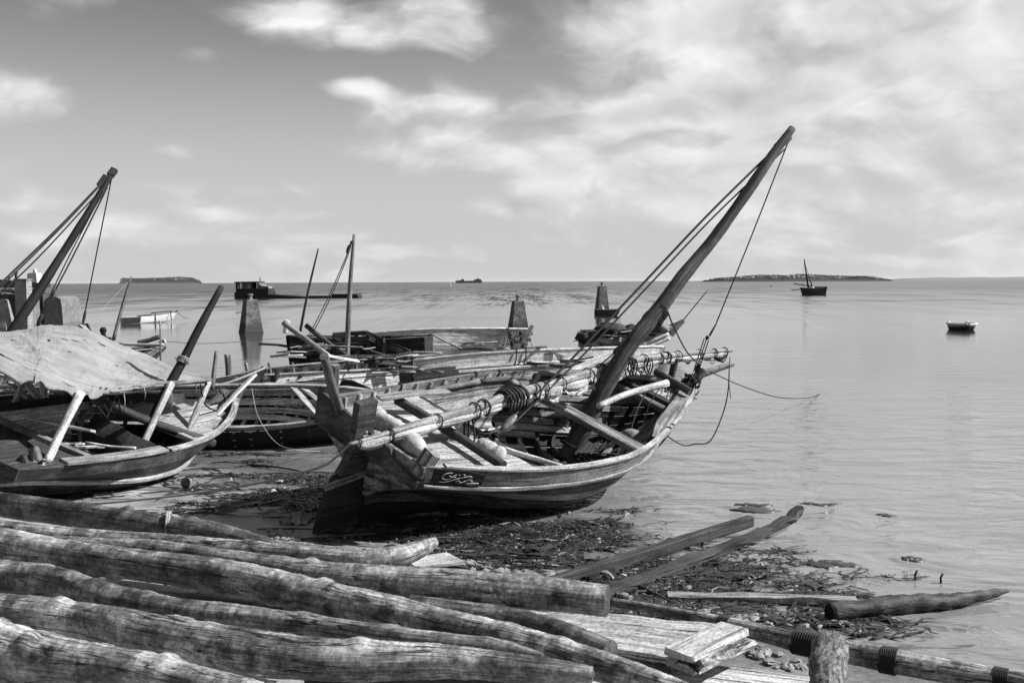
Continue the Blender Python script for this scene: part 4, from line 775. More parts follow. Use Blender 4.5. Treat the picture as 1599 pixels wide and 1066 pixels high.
# ---------------------------------------------------------------- open barge between the two big boats
def barge():
    h = Hull(-8.9, 21.36, -.10, 0.0, .25, 0, 6.6, 1.2, .75, .88, .06, .12, 2.6, Lk=.9, prof='flat')
    r = thing('open_barge', 'open wooden barge with bare ribs lying between the awning boat and the heeled dhow', 'boat', h.O)
    h.strakes(r, 5, .03, .90, 'wood_caulked', ns=20); h.keel(r, 'wood_black'); h.transom(r, 'wood_dark', n=4, t0=.05)
    h.rail(r, 1., -.05, .11, .06, 'wood_pale', -1, n=22); h.strakes(r, 1, .86, 1.06, 'wood_grey', sides=(1,), ns=18, name='bulwark_plank', th=.05); h.strakes(r, 1, .92, .99, 'wood_mid', sides=(-1,), ns=18, name='bulwark_plank')
    h.ribs(r, np.linspace(.05, .95, 20), 'wood_pale', t1=.95)
    for t, m, w in ((.90, 'wood_grey', .15), (.66, 'wood_white', .14), (.44, 'wood_white', .13), (.24, 'wood_white', .12)): h.stringer(r, t, .03, .97, 1, m, w=w, n=14)
    h.rail(r, 1.06, -.02, .12, .05, 'wood_pale', 1, n=20, dz=.01)
    MB().prism([h.W((x, y_, z)) for x, y_, z in ((5.0, 1.0, .95), (5.15, 1.0, 1.14), (5.35, 1.0, 1.12), (5.75, 1.0, .93))], h.D((0, -.05, 0))).build('bow_knee', 'wood_black', r)
    for i, (a, b, lab) in enumerate((((459, 606, 21.6), (504, 654, 20.0), 'grey plank leaning into the open barge beside the dhow stern, nearer the middle'), ((476, 608, 21.7), (516, 640, 20.2), 'grey plank leaning into the open barge, tucked against the dhow stern'))):
        pxbeam([a, ((a[0] + b[0]) / 2, (a[1] + b[1]) / 2, (a[2] + b[2]) / 2), b], 'leaning_plank', 'wood_grey', None, w=.17, t=.03, up=(.5, -.5, 1), **tagkw(lab, 'plank'))
    rope([at(393, 606, 20.5), at(403, 650, 19.6), at(430, 690, 19.0), at(462, 702, 18.6), V(*gnd(500, 706)) + V(0, 0, .02)], .008, 'slack_line', 'rope_pale', None, **tagkw('slack pale line drooping from the white bow pole across the open barge', 'rope'))
barge()

def tarp_boat():
    h = Hull(-7.55, 25.5, -.06, .55, -.12, 0, 7.4, 1.05, .8, 1.0, .02, .18, 2.6, Lk=.88, prof='flat')
    r = thing('tarp_rail_boat', 'whitewashed boat with torn dark tarpaulin tied along its rail', 'boat', h.O)
    h.strakes(r, 5, .05, .97, 'wood_white', ns=18); h.keel(r, 'wood_grey'); h.transom(r, 'wood_white', n=4, t0=.1); h.ribs(r, np.linspace(.08, .92, 10), 'wood_grey')
    for sd in (-1, 1): h.rail(r, 1., -.02, .12, .05, 'wood_pale', sd)
    h.deck(r, .1, 6.3, .12, 'wood_deck', pw=.22)
    top = [(352, 588), (420, 575), (500, 567), (560, 562), (640, 556), (692, 553)]; Y = lambda x: 24.75 + (x - 352) * .0092
    P = cr([at(x, y, Y(x)) for x, y in top], 6); MB().tube(P, .032, 7, lump=.06).build('rail_pole', 'wood_mid', r)
    for x, y0, y1, q in ((357, 604, 553, 5), (386, 596, 566, 2.5), (422, 592, 566, 2.4), (458, 590, 566, 2.4), (505, 586, 563, 2.6), (556, 582, 557, 2.4), (606, 580, 554, 2.6), (650, 574, 548, 3.2)): pxtube([(x, y0, Y(x), q), (x, (y0 + y1) / 2, Y(x), q), (x - 2, y1, Y(x), q)], 'stanchion', 'wood_mid', r, n=6)
    n = 120; m = 9; xs = np.linspace(358, 640, n); bot = np.interp(xs, [358, 430, 510, 600, 640], [602, 594, 588, 578, 574]); tp = np.interp(xs, [p[0] for p in top], [p[1] for p in top]); G = np.zeros((n, m, 3)); rng = np.random.default_rng(12)
    tear = np.array([rng.choice([0, 0, 0, .25, .5]) for _ in range(n // 5 + 1)]).repeat(5)[:n]; tear = np.convolve(tear, np.ones(4) / 4, 'same')
    for i in range(n):
        dip = 3.2 * abs(math.sin((xs[i] - 358) / 24.)) ** 1.5 + 5 * tear[i]
        for j in range(m):
            t = j / (m - 1); G[i, j] = at(xs[i], (tp[i] + dip) * (1 - t) + (bot[i] + 2.0 * math.sin(xs[i] * .21)) * t, Y(xs[i]) - .04 - .07 * math.sin(xs[i] * .32 + t * 2.2) * t - .05 * math.sin(xs[i] * .13 + 4 * t))
    mb = MB(); mb.shell(G, G + V(0, .012, 0)); mb.f = [f[::-1] for f in mb.f]; mb.sm = [True] * len(mb.sm); mb.build('torn_tarpaulin', 'tarp', r)
    for x, y in ((380, 595), (470, 591), (560, 586), (600, 588)): pass
    rope([at(352, 608, 24.6), at(450, 598, 25.4), at(560, 589, 26.3), at(650, 583, 27)], .014, 'rope', 'rope_dark', r)
tarp_boat()

def white_boat():
    h = Hull(-2.55, 24.5, -.05, .30, -.16, 0, 7.0, 1.15, .72, 1.60, -.14, .10, 2.4, Lk=.86, prof='flat')
    r = thing('white_plank_boat', 'bleached white planked boat lying just beyond the heeled dhow', 'boat', h.O)
    h.strakes(r, 6, .05, .80, 'wood_pale', ns=18); h.strakes(r, 1, .81, .99, 'wood_white', ns=18, name='bulwark_plank'); h.rail(r, .80, .03, .06, .06, 'wood_white', -1, name='rubbing_strake'); h.keel(r, 'wood_grey'); h.transom(r, 'wood_dark', n=4, t0=.05)
    for sd in (-1, 1): h.rail(r, 1., -.05, .15, .05, 'wood_white', sd)
    h.deck(r, .1, 2.6, .10, 'wood_pale', pw=.22); h.deck(r, 3.9, 6.6, .10, 'wood_pale', pw=.22)
    h.cross(r, 2.7, 1.5, .16, .12, 'wood_dark'); h.cross(r, 3.8, 1.5, .16, .12, 'wood_dark'); h.ribs(r, np.linspace(.1, .9, 8), 'wood_grey')
    for u in (.36, .395):
        P = [h.Sw(u, t, -1, o) + V(0, 0, z) for t, o, z in ((.95, -.2, .1), (1., 0, .05), (.9, .05, 0), (.76, .06, 0), (.80, .06, 0))]; P[-1] = h.Sw(u + .02, .84, -1, .06); rope(P, .016, 'rope', 'rope_dark', r)
    # loose timber along its near side
    for i, (a, b, w, m, lab) in enumerate((((716, 580, 22.6), (838, 571, 22.9), .10, 'wood_white', 'pale board along the far rail of the heeled dhow, left of the halyards'), ((822, 566, 22.9), (935, 578, 22.8), .12, 'wood_dark', 'dark board lying between the dhow rail and the white boat'), ((838, 572, 22.8), (900, 568, 23), .10, 'wood_pale', 'pale board under the dark one by the halyards'), ((662, 578, 22.9), (712, 573, 22.9), .12, 'wood_grey', 'short grey board at the stern of the bleached white boat'))):
        a, b = np.array(a, float), np.array(b, float); pxbeam([a, (a + b) / 2, b], 'loose_plank', m, None, w=w, t=.06, **tagkw(lab, 'plank'))
    pxtube([(868, 590, 22.6, 9), (905, 577, 22.8, 9), (940, 562, 23, 8.5), (975, 548, 23.2, 7.5)], 'pale_spar', 'wood_white', None, **tagkw('thick white spar with rope turns behind the yard, slanting up to the mast', 'spar'))
white_boat()

def dark_wreck():
    h = Hull(-3.2, 37.6, -.1, math.pi - .10, 0, 0, 5.4, 1.1, .8, 1.35, .10, .12, 3.5, Lk=.97, prof='flat')
    r = thing('dark_wreck_boat', 'black half-wrecked boat with open cabin frames behind the tarpaulin rail', 'boat', h.O)
    h.strakes(r, 5, .05, .97, 'wood_black', ns=14); h.keel(r, 'wood_black'); h.transom(r, 'wood_black', n=3, t0=.05)
    for sd in (-1, 1): h.rail(r, 1., -.02, .14, .06, 'wood_dark', sd)
    Yc = 36.6
    for x0, y0, x1, y1 in ((520, 523, 572, 519), (572, 519, 640, 550), (520, 524, 560, 550), (548, 536, 600, 531), (575, 528, 628, 549)): MB().beam([at(x0, y0, Yc), at((x0 + x1) / 2, (y0 + y1) / 2, Yc + .2), at(x1, y1, Yc)], (0, 0, 1), .18, .16, jit=.01).build('cabin_beam', 'wood_dark', r)
    for x, y0, y1 in ((523, 522, 560), (556, 522, 556), (575, 519, 556), (600, 532, 556), (622, 542, 558)): MB().beam([at(x, y1, Yc + .1), at(x, y0, Yc + .1)], (0, 1, 0), .16, .12).build('cabin_post', 'wood_dark', r)
    for k in range(3): MB().beam([at(526, 530 + 8 * k, Yc + 1.2), at(612, 527 + 10 * k, Yc + 1.2)], (0, 1, 0), .17, .05).build('cabin_plank', 'wood_dark', r)
    pxtube([(541, 570, 35.5, 4.6), (543, 520, 35.5, 4.3), (547, 440, 35.5, 3.6), (553, 366, 35.5, 2.3)], 'mast', 'wood_mid', r, n=9, lump=.04)
    for dx in (0, 4): rope([at(548 + dx * .4, 376, 35.5), at(540 + dx * .5, 402, 35.5), at(505 + dx, 480, 35), at(462 + dx, 560, 34.5)], .018, 'rope', 'rope_dark', r)
    mb = MB(); block(mb, at(545, 382, 35.5), at(541, 396, 35.5), .07); mb.build('pulley_block', 'wood_dark', r)
    pxtube([(466, 532, 37, 2.3), (480, 460, 37, 2.), (497, 388, 37, 1.2)], 'leaning_pole', 'wood_dark', None, **tagkw('thin dark pole leaning above the black wreck, left of the upright mast', 'pole'))
    pxtube([(443, 504, 33.5, 4.5), (478, 530, 33, 4.5), (520, 562, 32, 5)], 'broken_spar', 'wood_grey', None, **tagkw('broken grey spar sticking out over the black wreck at left', 'spar'))
    pxtube([(478, 508, 35, 4), (510, 534, 34.6, 4), (545, 558, 34, 4)], 'broken_spar', 'wood_dark', None, **tagkw('broken dark spar slanting behind the grey one on the black wreck', 'spar'))
    pxtube([(445, 520, 34.2, 4), (447, 508, 34.2, 4), (449, 500, 34.2, 4)], 'spar_stub', 'wood_white', None, **tagkw('short white post stub at the left end of the black wreck', 'post'))
    rng = np.random.default_rng(3)
    for i in range(8):
        x = 462 + rng.random() * 60; y = 536 + rng.random() * 18; a = at(x, y, 35 - rng.random()); b = a + V(rng.normal(0, .5), rng.normal(0, .3), rng.normal(0, .22)); MB().beam([a, b], (0, 0, 1), .07, .04).build('broken_lath', 'wood_pale', r)
dark_wreck()

def grey_boat():
    h = Hull(-6.6, 43.6, -.05, .14, -.26, 0, 7.6, 1.0, .6, 1.2, -.15, .15, 2.4, prof='flat')
    r = thing('grey_hull_boat', 'long grey boat far behind the bleached one, timbers lashed across its bow', 'boat', h.O)
    h.strakes(r, 4, .05, .97, 'wood_white', ns=14); h.keel(r, 'wood_grey')
    for sd in (-1, 1): h.rail(r, 1., 0, .10, .06, 'wood_white', sd)
    h.deck(r, 1., 6.8, .25, 'wood_white', pw=.3)
    for i, (a, b, m, w) in enumerate((((800, 527, 43), (832, 520, 43), 'wood_pale', .14), ((796, 531, 43), (824, 536, 43), 'wood_grey', .14), ((806, 546, 43), (832, 508, 43), 'wood_white', .18), ((792, 512, 43.4), (800, 540, 43.4), 'wood_dark', .13), ((812, 518, 43), (816, 545, 43), 'wood_dark', .12), ((798, 520, 43.2), (829, 531, 43.2), 'wood_mid', .14))):
        pxbeam([a, b], 'lashed_timber', m, r, w=w, t=.12, up=(0, -1, .3))
    for k in range(5): rope([at(790 + 4 * k, 516, 43), at(786 + 6 * k, 538, 43)], .014, 'rope', 'rope_dark', r)
    rope([at(826, 522, 43), at(833, 550, 42)], .014, 'rope', 'rope_dark', r)
grey_boat()

def bundle_boat():
    h = Hull(at(905, 545, 50)[0], 50.2, -.05, .06, -.12, .0, 5.2, .75, .6, .95, .0, .55, 2.2, prof='flat')
    r = thing('bundle_boat', 'small pale boat afloat beyond the mast, piled with bundles', 'boat', h.O)
    h.strakes(r, 4, .05, .97, 'wood_pale', ns=14); h.keel(r, 'wood_pale')
    for sd in (-1, 1): h.rail(r, 1., 0, .12, .07, 'wood_white', sd)
    MB().beam([at(1048, 524, 50), at(1060, 508, 50), at(1067, 500, 50)], (0, 1, 0), .22, .16).build('stem_head', 'wood_white', r); h.deck(r, .2, 4.6, .15, 'wood_mid', pw=.25)
    rng = np.random.default_rng(6)
    looks = [((918, 528), .45, 'tarp', 'dark covered bundle at the left end of the piled boat'), ((950, 516), .62, 'tarp', 'large dark tarpaulin bundle on top of the piled boat'), ((985, 518), .5, 'tarp', 'dark bundle just left of the leaning mast on the piled boat'), ((945, 531), .48, 'sack', 'pale bundle low in the middle of the piled boat'), ((968, 530), .42, 'sack', 'pale sack beside the low middle bundle, near the mast'), ((925, 540), .38, 'rag_white', 'white sack at the waterline end of the piled boat'), ((1018, 514), .38, 'tarp', 'dark bundle just right of the mast on the piled boat'), ((1034, 512), .34, 'leaf_dry', 'grey bundle nearest the white prow of the piled boat')]
    for (x, y), s, m, lab in looks:
        c = at(x, y, 49.8); mb = MB(); n = 8; R = []
        for i in range(n):
            z = -1 + 2 * i / (n - 1); rr = math.sqrt(max(0, 1 - z * z)) * s + .02; R.append([c + V(rr * (1.25 + rng.normal(0, .22)) * math.cos(q), rr * (1 + rng.normal(0, .2)) * math.sin(q), z * s * .6 + rng.normal(0, .07)) for q in np.linspace(0, 6.283, 11, endpoint=False)])
        mb.rings(R); mb.build('cargo_bundle', m, None, **tagkw(lab, 'bundle'))
    for i, (a, b, lab) in enumerate((((1002, 540, 49), (1044, 521, 49.2), 'upper white oar laid along the piled boat'), ((1006, 544, 49), (1046, 528, 49.2), 'lower white oar laid along the piled boat'))): pxtube([(*a, 3.), (*((np.array(a) + b) / 2), 3.), (*b, 2.5)], 'oar', 'wood_white', None, **tagkw(lab, 'oar'))
    pxtube([(1052, 518, 50, .9), (1078, 486, 50, .9), (1106, 452, 50, .7)], 'thin_pole', 'wood_dark', None, **tagkw('thin pole slanting up from the white prow of the piled boat', 'pole'))
bundle_boat()

# broken planks, laths and poles lying about on the boats of the second row
def clutter(root, boxes, n, seed, mats=('wood_pale', 'wood_grey', 'wood_mid', 'wood_white', 'wood_dark')):
    rng = np.random.default_rng(seed)
    for i in range(n):
        x0, x1, y0, y1, d0, d1 = boxes[rng.integers(len(boxes))]; a = at(rng.uniform(x0, x1), rng.uniform(y0, y1), rng.uniform(d0, d1)); q = rng.normal(0, .5) + (3.14 if rng.random() < .5 else 0); ln = rng.uniform(.35, 1.5)
        b = a + V(math.cos(q) * ln, math.sin(q) * ln * .5, rng.normal(0, .10) * ln); m = mats[rng.integers(len(mats))]
        if rng.random() < .7: MB().beam([a, (a + b) / 2 + V(0, 0, rng.normal(0, .02)), b], (rng.normal(0, .3), rng.normal(0, .3), 1), rng.uniform(.06, .16), rng.uniform(.02, .05), jit=.006).build('broken_plank', m, root)
        else: MB().tube(cr([a, (a + b) / 2 + V(0, 0, rng.normal(0, .04)), b], 3), rng.uniform(.015, .04), 6, lump=.1).build('broken_pole', m, root)
def root_of(n): return bpy.data.objects[n]
clutter(root_of('tarp_rail_boat'), [(420, 640, 555, 566, 26.2, 27.6)], 22, 31)
clutter(root_of('dark_wreck_boat'), [(455, 640, 536, 556, 35, 38)], 26, 32, ('wood_dark', 'wood_black', 'wood_grey', 'wood_pale', 'wood_mid'))
clutter(root_of('white_plank_boat'), [(680, 900, 546, 556, 24.6, 26.), (860, 930, 560, 575, 23.4, 24.2), (655, 720, 568, 582, 23.2, 24)], 26, 33)
clutter(root_of('grey_hull_boat'), [(640, 800, 524, 540, 43.5, 45)], 16, 34)
clutter(root_of('raked_mast_boat'), [(0, 120, 575, 612, 18.8, 20.5)], 18, 35)
clutter(root_of('bundle_boat'), [(915, 1040, 516, 534, 49, 50.4)], 14, 36)
clutter(root_of('awning_boat'), [(0, 60, 650, 690, 15.6, 16.6), (120, 180, 690, 700, 15.8, 16.2)], 9, 37)

# ---------------------------------------------------------------- logs in the foreground
def log(label, pts, z, mat='log_skin', knots=3, seed=0, cut=True, n=20, name='log'):
    """pts: (px, py, half width px) of the log's axis, z: heights"""
    z = np.interp(np.linspace(0, 1, len(pts)), np.linspace(0, 1, len(z)), z); rng = np.random.default_rng(seed)
    P = []
    for (x, y, q), zz in zip(pts, z): p = atz(x, y, zz); P.append(np.append(p, q * mpp(p)))
    Q = cr(P, 26); m = len(Q); T, A, B = MB().frames(Q[:, :3]); th = np.linspace(0, 2 * np.pi, n, endpoint=False); R = np.zeros((m, n, 3)); ph = rng.random(8) * 6.28
    arc = np.concatenate([[0], np.cumsum(np.linalg.norm(np.diff(Q[:, :3], axis=0), axis=-1))]); kn = [(rng.uniform(.05, .95) * arc[-1], rng.uniform(0, 6.28), rng.uniform(.08, .30)) for _ in range(knots * 5)]
    for i in range(m):
        s = arc[i]; k = 1 + .05 * np.sin(th * 2 + ph[0] + s * 1.1) + .03 * np.sin(th * 3 + ph[1] - s * 1.9) + .035 * math.sin(s * 2.3 + ph[2]) + .018 * math.sin(s * 7.7 + ph[3]) + rng.normal(0, .012, n)
        for ks, ka, kh in kn: k = k + np.minimum(kh * 1.6 * np.exp(-((s - ks) / .04) ** 2 - (np.angle(np.exp(1j * (th - ka))) / .34) ** 2), kh * .62) + .035 * np.exp(-((s - ks) / .05) ** 2)
        R[i] = Q[i, :3] + (Q[i, 3] * k)[:, None] * (np.cos(th)[:, None] * A[i] + np.sin(th)[:, None] * B[i])
    mb = MB(); mb.rings(R, caps=False); o = thing(name, label, 'log', V(Q[:, 0].mean(), Q[:, 1].mean(), Q[:, 2].min() - .1)); mb.build('trunk', mat, o)
    for i, sg in ((0, -1), (m - 1, 1)):
        if not cut and sg == 1: sc_ = .25
        else: sc_ = .93
        c = Q[i, :3] + T[i] * sg * .004; mb = MB(); r2 = [[c + T[i] * sg * (.010 * (1 - f)) + (p - c) * f * (1 if f == 1 else 1) for p in R[i]] for f in (1.0, .7, .02)]
        mb.rings(r2, caps=True, smooth=False, flip=(sg < 0)); mb.build('cut_end', 'cut_face', o)
    return o, Q
LOGS = {}
def logs():
    L = log
    o, q = L('dark log at the back of the pile with a pale rope loop round it', [(-60, 778, 17), (0, 787, 18), (112, 803, 20), (263, 826, 22), (338, 836, 22), (400, 850, 17), (452, 860, 9)], (.98, .90), 'log_brown', 2, 1); LOGS['back'] = (o, q)
    i = np.argmin(np.abs(q[:, 0] - atz(263, 826, .94)[0])); mb = MB(); lash(mb, q[i, :3], q[i + 1, :3] - q[i - 1, :3] + V(.25, .1, 0), q[i, 3] * 1.13, 2, .02, .016); mb.build('rope_loop', 'rope_pale', None, **tagkw('pale rope loop round the dark log at the back of the pile', 'rope'))
    L('thin pole poking out behind the dark log at the back of the pile', [(404, 846, 5), (460, 852, 7), (530, 861, 7), (590, 868, 6)], (.86, .80), 'log_skin', 1, 2, n=10)
    L('pale log whose pointed end lifts clear at the far middle of the pile', [(-60, 818, 14), (0, 826, 15), (112, 838, 15), (263, 848, 14), (375, 858, 14), (470, 868, 15), (560, 876, 17), (620, 868, 17), (658, 856, 14), (679, 846, 8)], (1.02, .98, .96, .99, 1.03), 'log_skin', 3, 3)
    L('long log with a dark sawn end resting over the plank raft', [(30, 842, 9), (100, 848, 11), (160, 852, 13), (225, 856, 15), (300, 864, 14), (375, 876, 16), (450, 889, 20), (520, 898, 22), (600, 905, 24), (690, 913, 25), (785, 921, 25), (870, 929, 24), (948, 938, 24)], (1.10, 1.06, 1.02), 'log_skin', 2, 5)
    L('long bumpy log running right across the pile to the bottom edge', [(-60, 838, 24), (0, 850, 25), (113, 868, 24), (263, 887, 24), (375, 904, 26), (488, 930, 28), (600, 953, 27), (673, 969, 24), (785, 995, 23), (898, 1027, 23), (1010, 1062, 20), (1090, 1090, 17)], (1.34, 1.28, 1.22), 'log_skin', 5, 6)
    L('bent log thinning to a tip in front of the long bumpy log', [(-60, 886, 20), (0, 896, 22), (75, 906, 23), (150, 930, 23), (263, 950, 19), (375, 961, 18), (488, 975, 17), (600, 991, 16), (700, 1002, 14), (785, 1011, 12), (846, 1024, 6)], (1.36, 1.30, 1.30), 'log_skin', 5, 7)
    L('thick log with a splintered end, second from the bottom edge', [(-60, 950, 26), (0, 955, 28), (130, 968, 28), (263, 994, 30), (375, 1014, 31), (488, 1028, 31), (600, 1031, 29), (700, 1032, 26), (800, 1041, 22), (880, 1048, 19), (925, 1052, 14)], (1.36, 1.34, 1.30), 'log_skin', 4, 8)
    L('thickest log with peeling scars in the bottom left corner', [(-70, 1000, 42), (0, 1016, 42), (113, 1034, 38), (225, 1050, 32), (330, 1070, 26), (420, 1092, 22)], (1.42, 1.36), 'log_skin', 4, 9)
    L('short dark log jutting out below the sawn log onto the raft', [(640, 948, 20), (720, 958, 21), (800, 970, 22), (880, 992, 22), (952, 1018, 20)], (.92, .82), 'log_brown', 1, 10)
    for k, (pts, z, lab) in enumerate((([(-60, 900, 18), (200, 925, 18), (420, 948, 16), (560, 965, 14)], (1.08, 1.0), 'shadowed log under the bent one'), ([(-60, 985, 22), (150, 1010, 22), (330, 1052, 20), (420, 1080, 18)], (1.02, 1.0), 'shadowed log under the thick bottom logs'), ([(300, 905, 16), (520, 940, 16), (700, 985, 16), (820, 1030, 14)], (.98, .92), 'shadowed log in the middle gap of the pile'), ([(480, 1052, 20), (700, 1062, 20), (900, 1080, 18)], (1.0, .95), 'shadowed log at the bottom middle edge'), ([(-40, 860, 14), (200, 880, 14), (400, 900, 14)], (1.0, .95), 'shadowed log under the slim pale log'), ([(20, 930, 14), (300, 985, 14), (560, 1002, 14)], (1.05, 1.0), 'shadowed log between the bent and thick logs'))): L(lab, pts, z, 'log_shaded', 1, 20 + k)  # lower logs: the shade inside the pile is put into their darker colour
    pxz = lambda pts: [atz(x, y, z) for x, y, z in pts]
    MB().beam(pxz([(88, 976, 1.05), (140, 1002, 1.0)]), (0, 0, 1), .05, .02).build('thin_batten', 'wood_pale', None, **tagkw('thin pale batten wedged between the lower left logs', 'batten'))
    MB().beam(pxz([(225, 918, 1.02), (285, 919, 1.0)]), (0, 0, 1), .14, .04).build('wedged_board', 'wood_pale', None, **tagkw('pale board end wedged between the logs at left', 'board'))
    MB().beam(pxz([(455, 958, 1.05), (542, 968, 1.05)]), (0, 0, 1), .12, .05).build('wedged_board', 'wood_grey', None, **tagkw('grey board end wedged between the logs in the middle', 'board'))
logs()

# ---------------------------------------------------------------- plank raft, poles and beams at the right
def raft():
    z = .42; A = lambda x, y, zz=z: atz(x, y, zz)
    r = thing('plank_raft', 'raft of bleached planks with a lashed pole along its edge, bottom right of centre', 'raft', A(1000, 990) * V(1, 1, 0) + V(0, 0, .2))
    e = unit(A(1160, 982) - A(830, 938)); side = unit(np.cross(e, V(0, 0, 1)))
    # boards from the far edge to the near edge
    L0, L1 = A(700, 940), A(1172, 984); N0, N1 = A(780, 988), A(1045, 1030)
    for k in range(4):
        a = L0 + (N0 - L0) * (k + .5) / 4; b = L1 + (N1 - L1) * (k + .5) / 4; w = np.linalg.norm((N1 - L1) / 4) * .985
        MB().beam([a + (b - a) * t + V(0, 0, RNG.normal(0, .004)) for t in np.linspace(0, 1, 9)], (0, 0, 1), w, .055, ch=.2, jit=.004).build('deck_plank', 'wood_pale', r)
    # second, lower layer towards the camera
    for k, (p, q) in enumerate((((960, 1030), (1300, 1078)), ((1010, 1062), (1280, 1100)))): MB().beam([A(*p, .26), A((p[0] + q[0]) / 2, (p[1] + q[1]) / 2, .26), A(*q, .26)], (0, 0, 1), .30, .06, ch=.2, jit=.004).build('deck_plank', 'wood_pale', r)
    MB().beam([A(770, 1000, .32), A(900, 1018, .32), A(1046, 1042, .32)], (0, 0, 1), .10, .16, jit=.005).build('edge_beam', 'wood_mid', r)
    # end cleat of two boards with crusted stuff between
    c0, c1 = A(1060, 1022, .60), A(1146, 982, .60); MB().beam([c0, (c0 + c1) / 2, c1], (0, 0, 1), .27, .06, ch=.25, jit=.005).build('end_cleat', 'wood_white', r)
    c0, c1 = A(1062, 1042, .47), A(1160, 1000, .47); MB().beam([c0, (c0 + c1) / 2, c1], (0, 0, 1), .27, .07, ch=.25, jit=.006).build('end_cleat', 'wood_pale', r)
    c0, c1 = A(1075, 1034, .535), A(1150, 996, .535); MB().beam([c0, (c0 + c1) / 2, c1], (0, 0, 1), .22, .06, jit=.02).build('barnacle_layer', 'bark', r)
    pp = [(930, 936, 6), (1000, 947, 8), (1070, 960, 9), (1131, 974, 12), (1190, 988, 14), (1258, 1004, 17), (1320, 1016, 18), (1375, 1028, 19), (1470, 1046, 19), (1562, 1062, 19), (1680, 1086, 19)]
    P = np.array([np.append(A(x, y, .40), q * mpp(A(x, y, .40))) for x, y, q in pp]); Q = cr(P, 6); MB().tube(Q[:, :3], Q[:, 3], 14, lump=.035).build('edge_pole', 'log_skin', r)
    for x, n_, q in ((1131, 4, .02), (1258, 6, .03), (1391, 5, .022), (1556, 6, .016)):
        i = np.argmin(np.abs(Q[:, 0] / Q[:, 1] - A(x, 1000, .4)[0] / A(x, 1000, .4)[1])); p = Q[i]; mb = MB(); lash(mb, p[:3], Q[i + 1, :3] - Q[i - 1, :3], p[3], n_ + 3, .028, q * .35); mb.build('rope_lashing', 'rope_dark', r)
    # bark-covered log end standing up in front of the pole
    o = thing('bark_log', 'short upright log covered in cracked bark in front of the lashed pole', 'log', A(1290, 1100, .1)); P = [A(1284, 1140, .42), A(1287, 1098, .50), A(1290, 1065, .57), A(1294, 1034, .63), A(1298, 1010, .66)]
    Q = cr(np.hstack([P, np.array([[27 * mpp(p)] for p in P])]), 6); mb = MB(); mb.tube(Q[:, :3], Q[:, 3], 22, lump=.13); mb.build('trunk', 'bark', o)
    T = unit(Q[-1, :3] - Q[-2, :3]); mb = MB(); mb.tube([Q[-1, :3], Q[-1, :3] + T * .05, Q[-1, :3] + T * .07], [Q[-1, 3] * .97, Q[-1, 3] * .7, .01], 16, lump=.06); mb.build('cut_end', 'bark', o)
raft()

def beams():
    def gb(label, pts, w, t, mat, lift=.08, jit=.006, name='timber_beam', seq=None, cat='beam'):
        P = []
        for i, (x, y) in enumerate(pts):
            l = lift[i] if isinstance(lift, (list, tuple)) else lift; p = gnd(x, y); p = atz(x, y, p[2] + l); P.append(p)
        MB().beam(cr(P, 4), (0, 0, 1), w, t, jit=jit).build(name, mat, None, **tagkw(label, cat))
    gb('straight squared timber lying from the sawn log to the water', [(845, 915), (960, 880), (1070, 844), (1172, 813)], .13, .14, 'wood_dark', [.05, .07, .12, .18])
    gb('crooked old plank beside the squared timber, its tip raised over the water', [(915, 936), (1012, 902), (1102, 866), (1175, 838), (1228, 813), (1250, 793)], [.16] * 20 + [.07], .08, 'wood_dark', [.04, .05, .07, .10, .14, .22], jit=.012)
    gb('flat wet board lying in the litter behind the sunken log', [(1042, 930), (1190, 933), (1338, 938)], .16, .06, 'wood_grey', .05, name='flat_board', cat='board')
    pts = [(1296, 957, 15), (1375, 947, 15), (1440, 941, 14), (1490, 937, 11), (1540, 928, 8), (1575, 922, 2)]; P = []
    for x, y, q in pts: p = atz(x, y, .08); P.append(np.append(p, q * mpp(p)))
    Q = cr(P, 12); o = thing('sunken_log', 'dark waterlogged log lying half in the sea at right', 'log', P[1][:3] * V(1, 1, 0)); MB().tube(Q[:, :3], Q[:, 3], 16, lump=.13).build('trunk', 'drift_wet', o)
    T = unit(Q[0, :3] - Q[1, :3]); MB().tube([Q[0, :3] + T * .002, Q[0, :3] + T * .008], [Q[0, 3] * .96, Q[0, 3] * .9], 14).build('cut_end', 'wood_black', o)
beams()

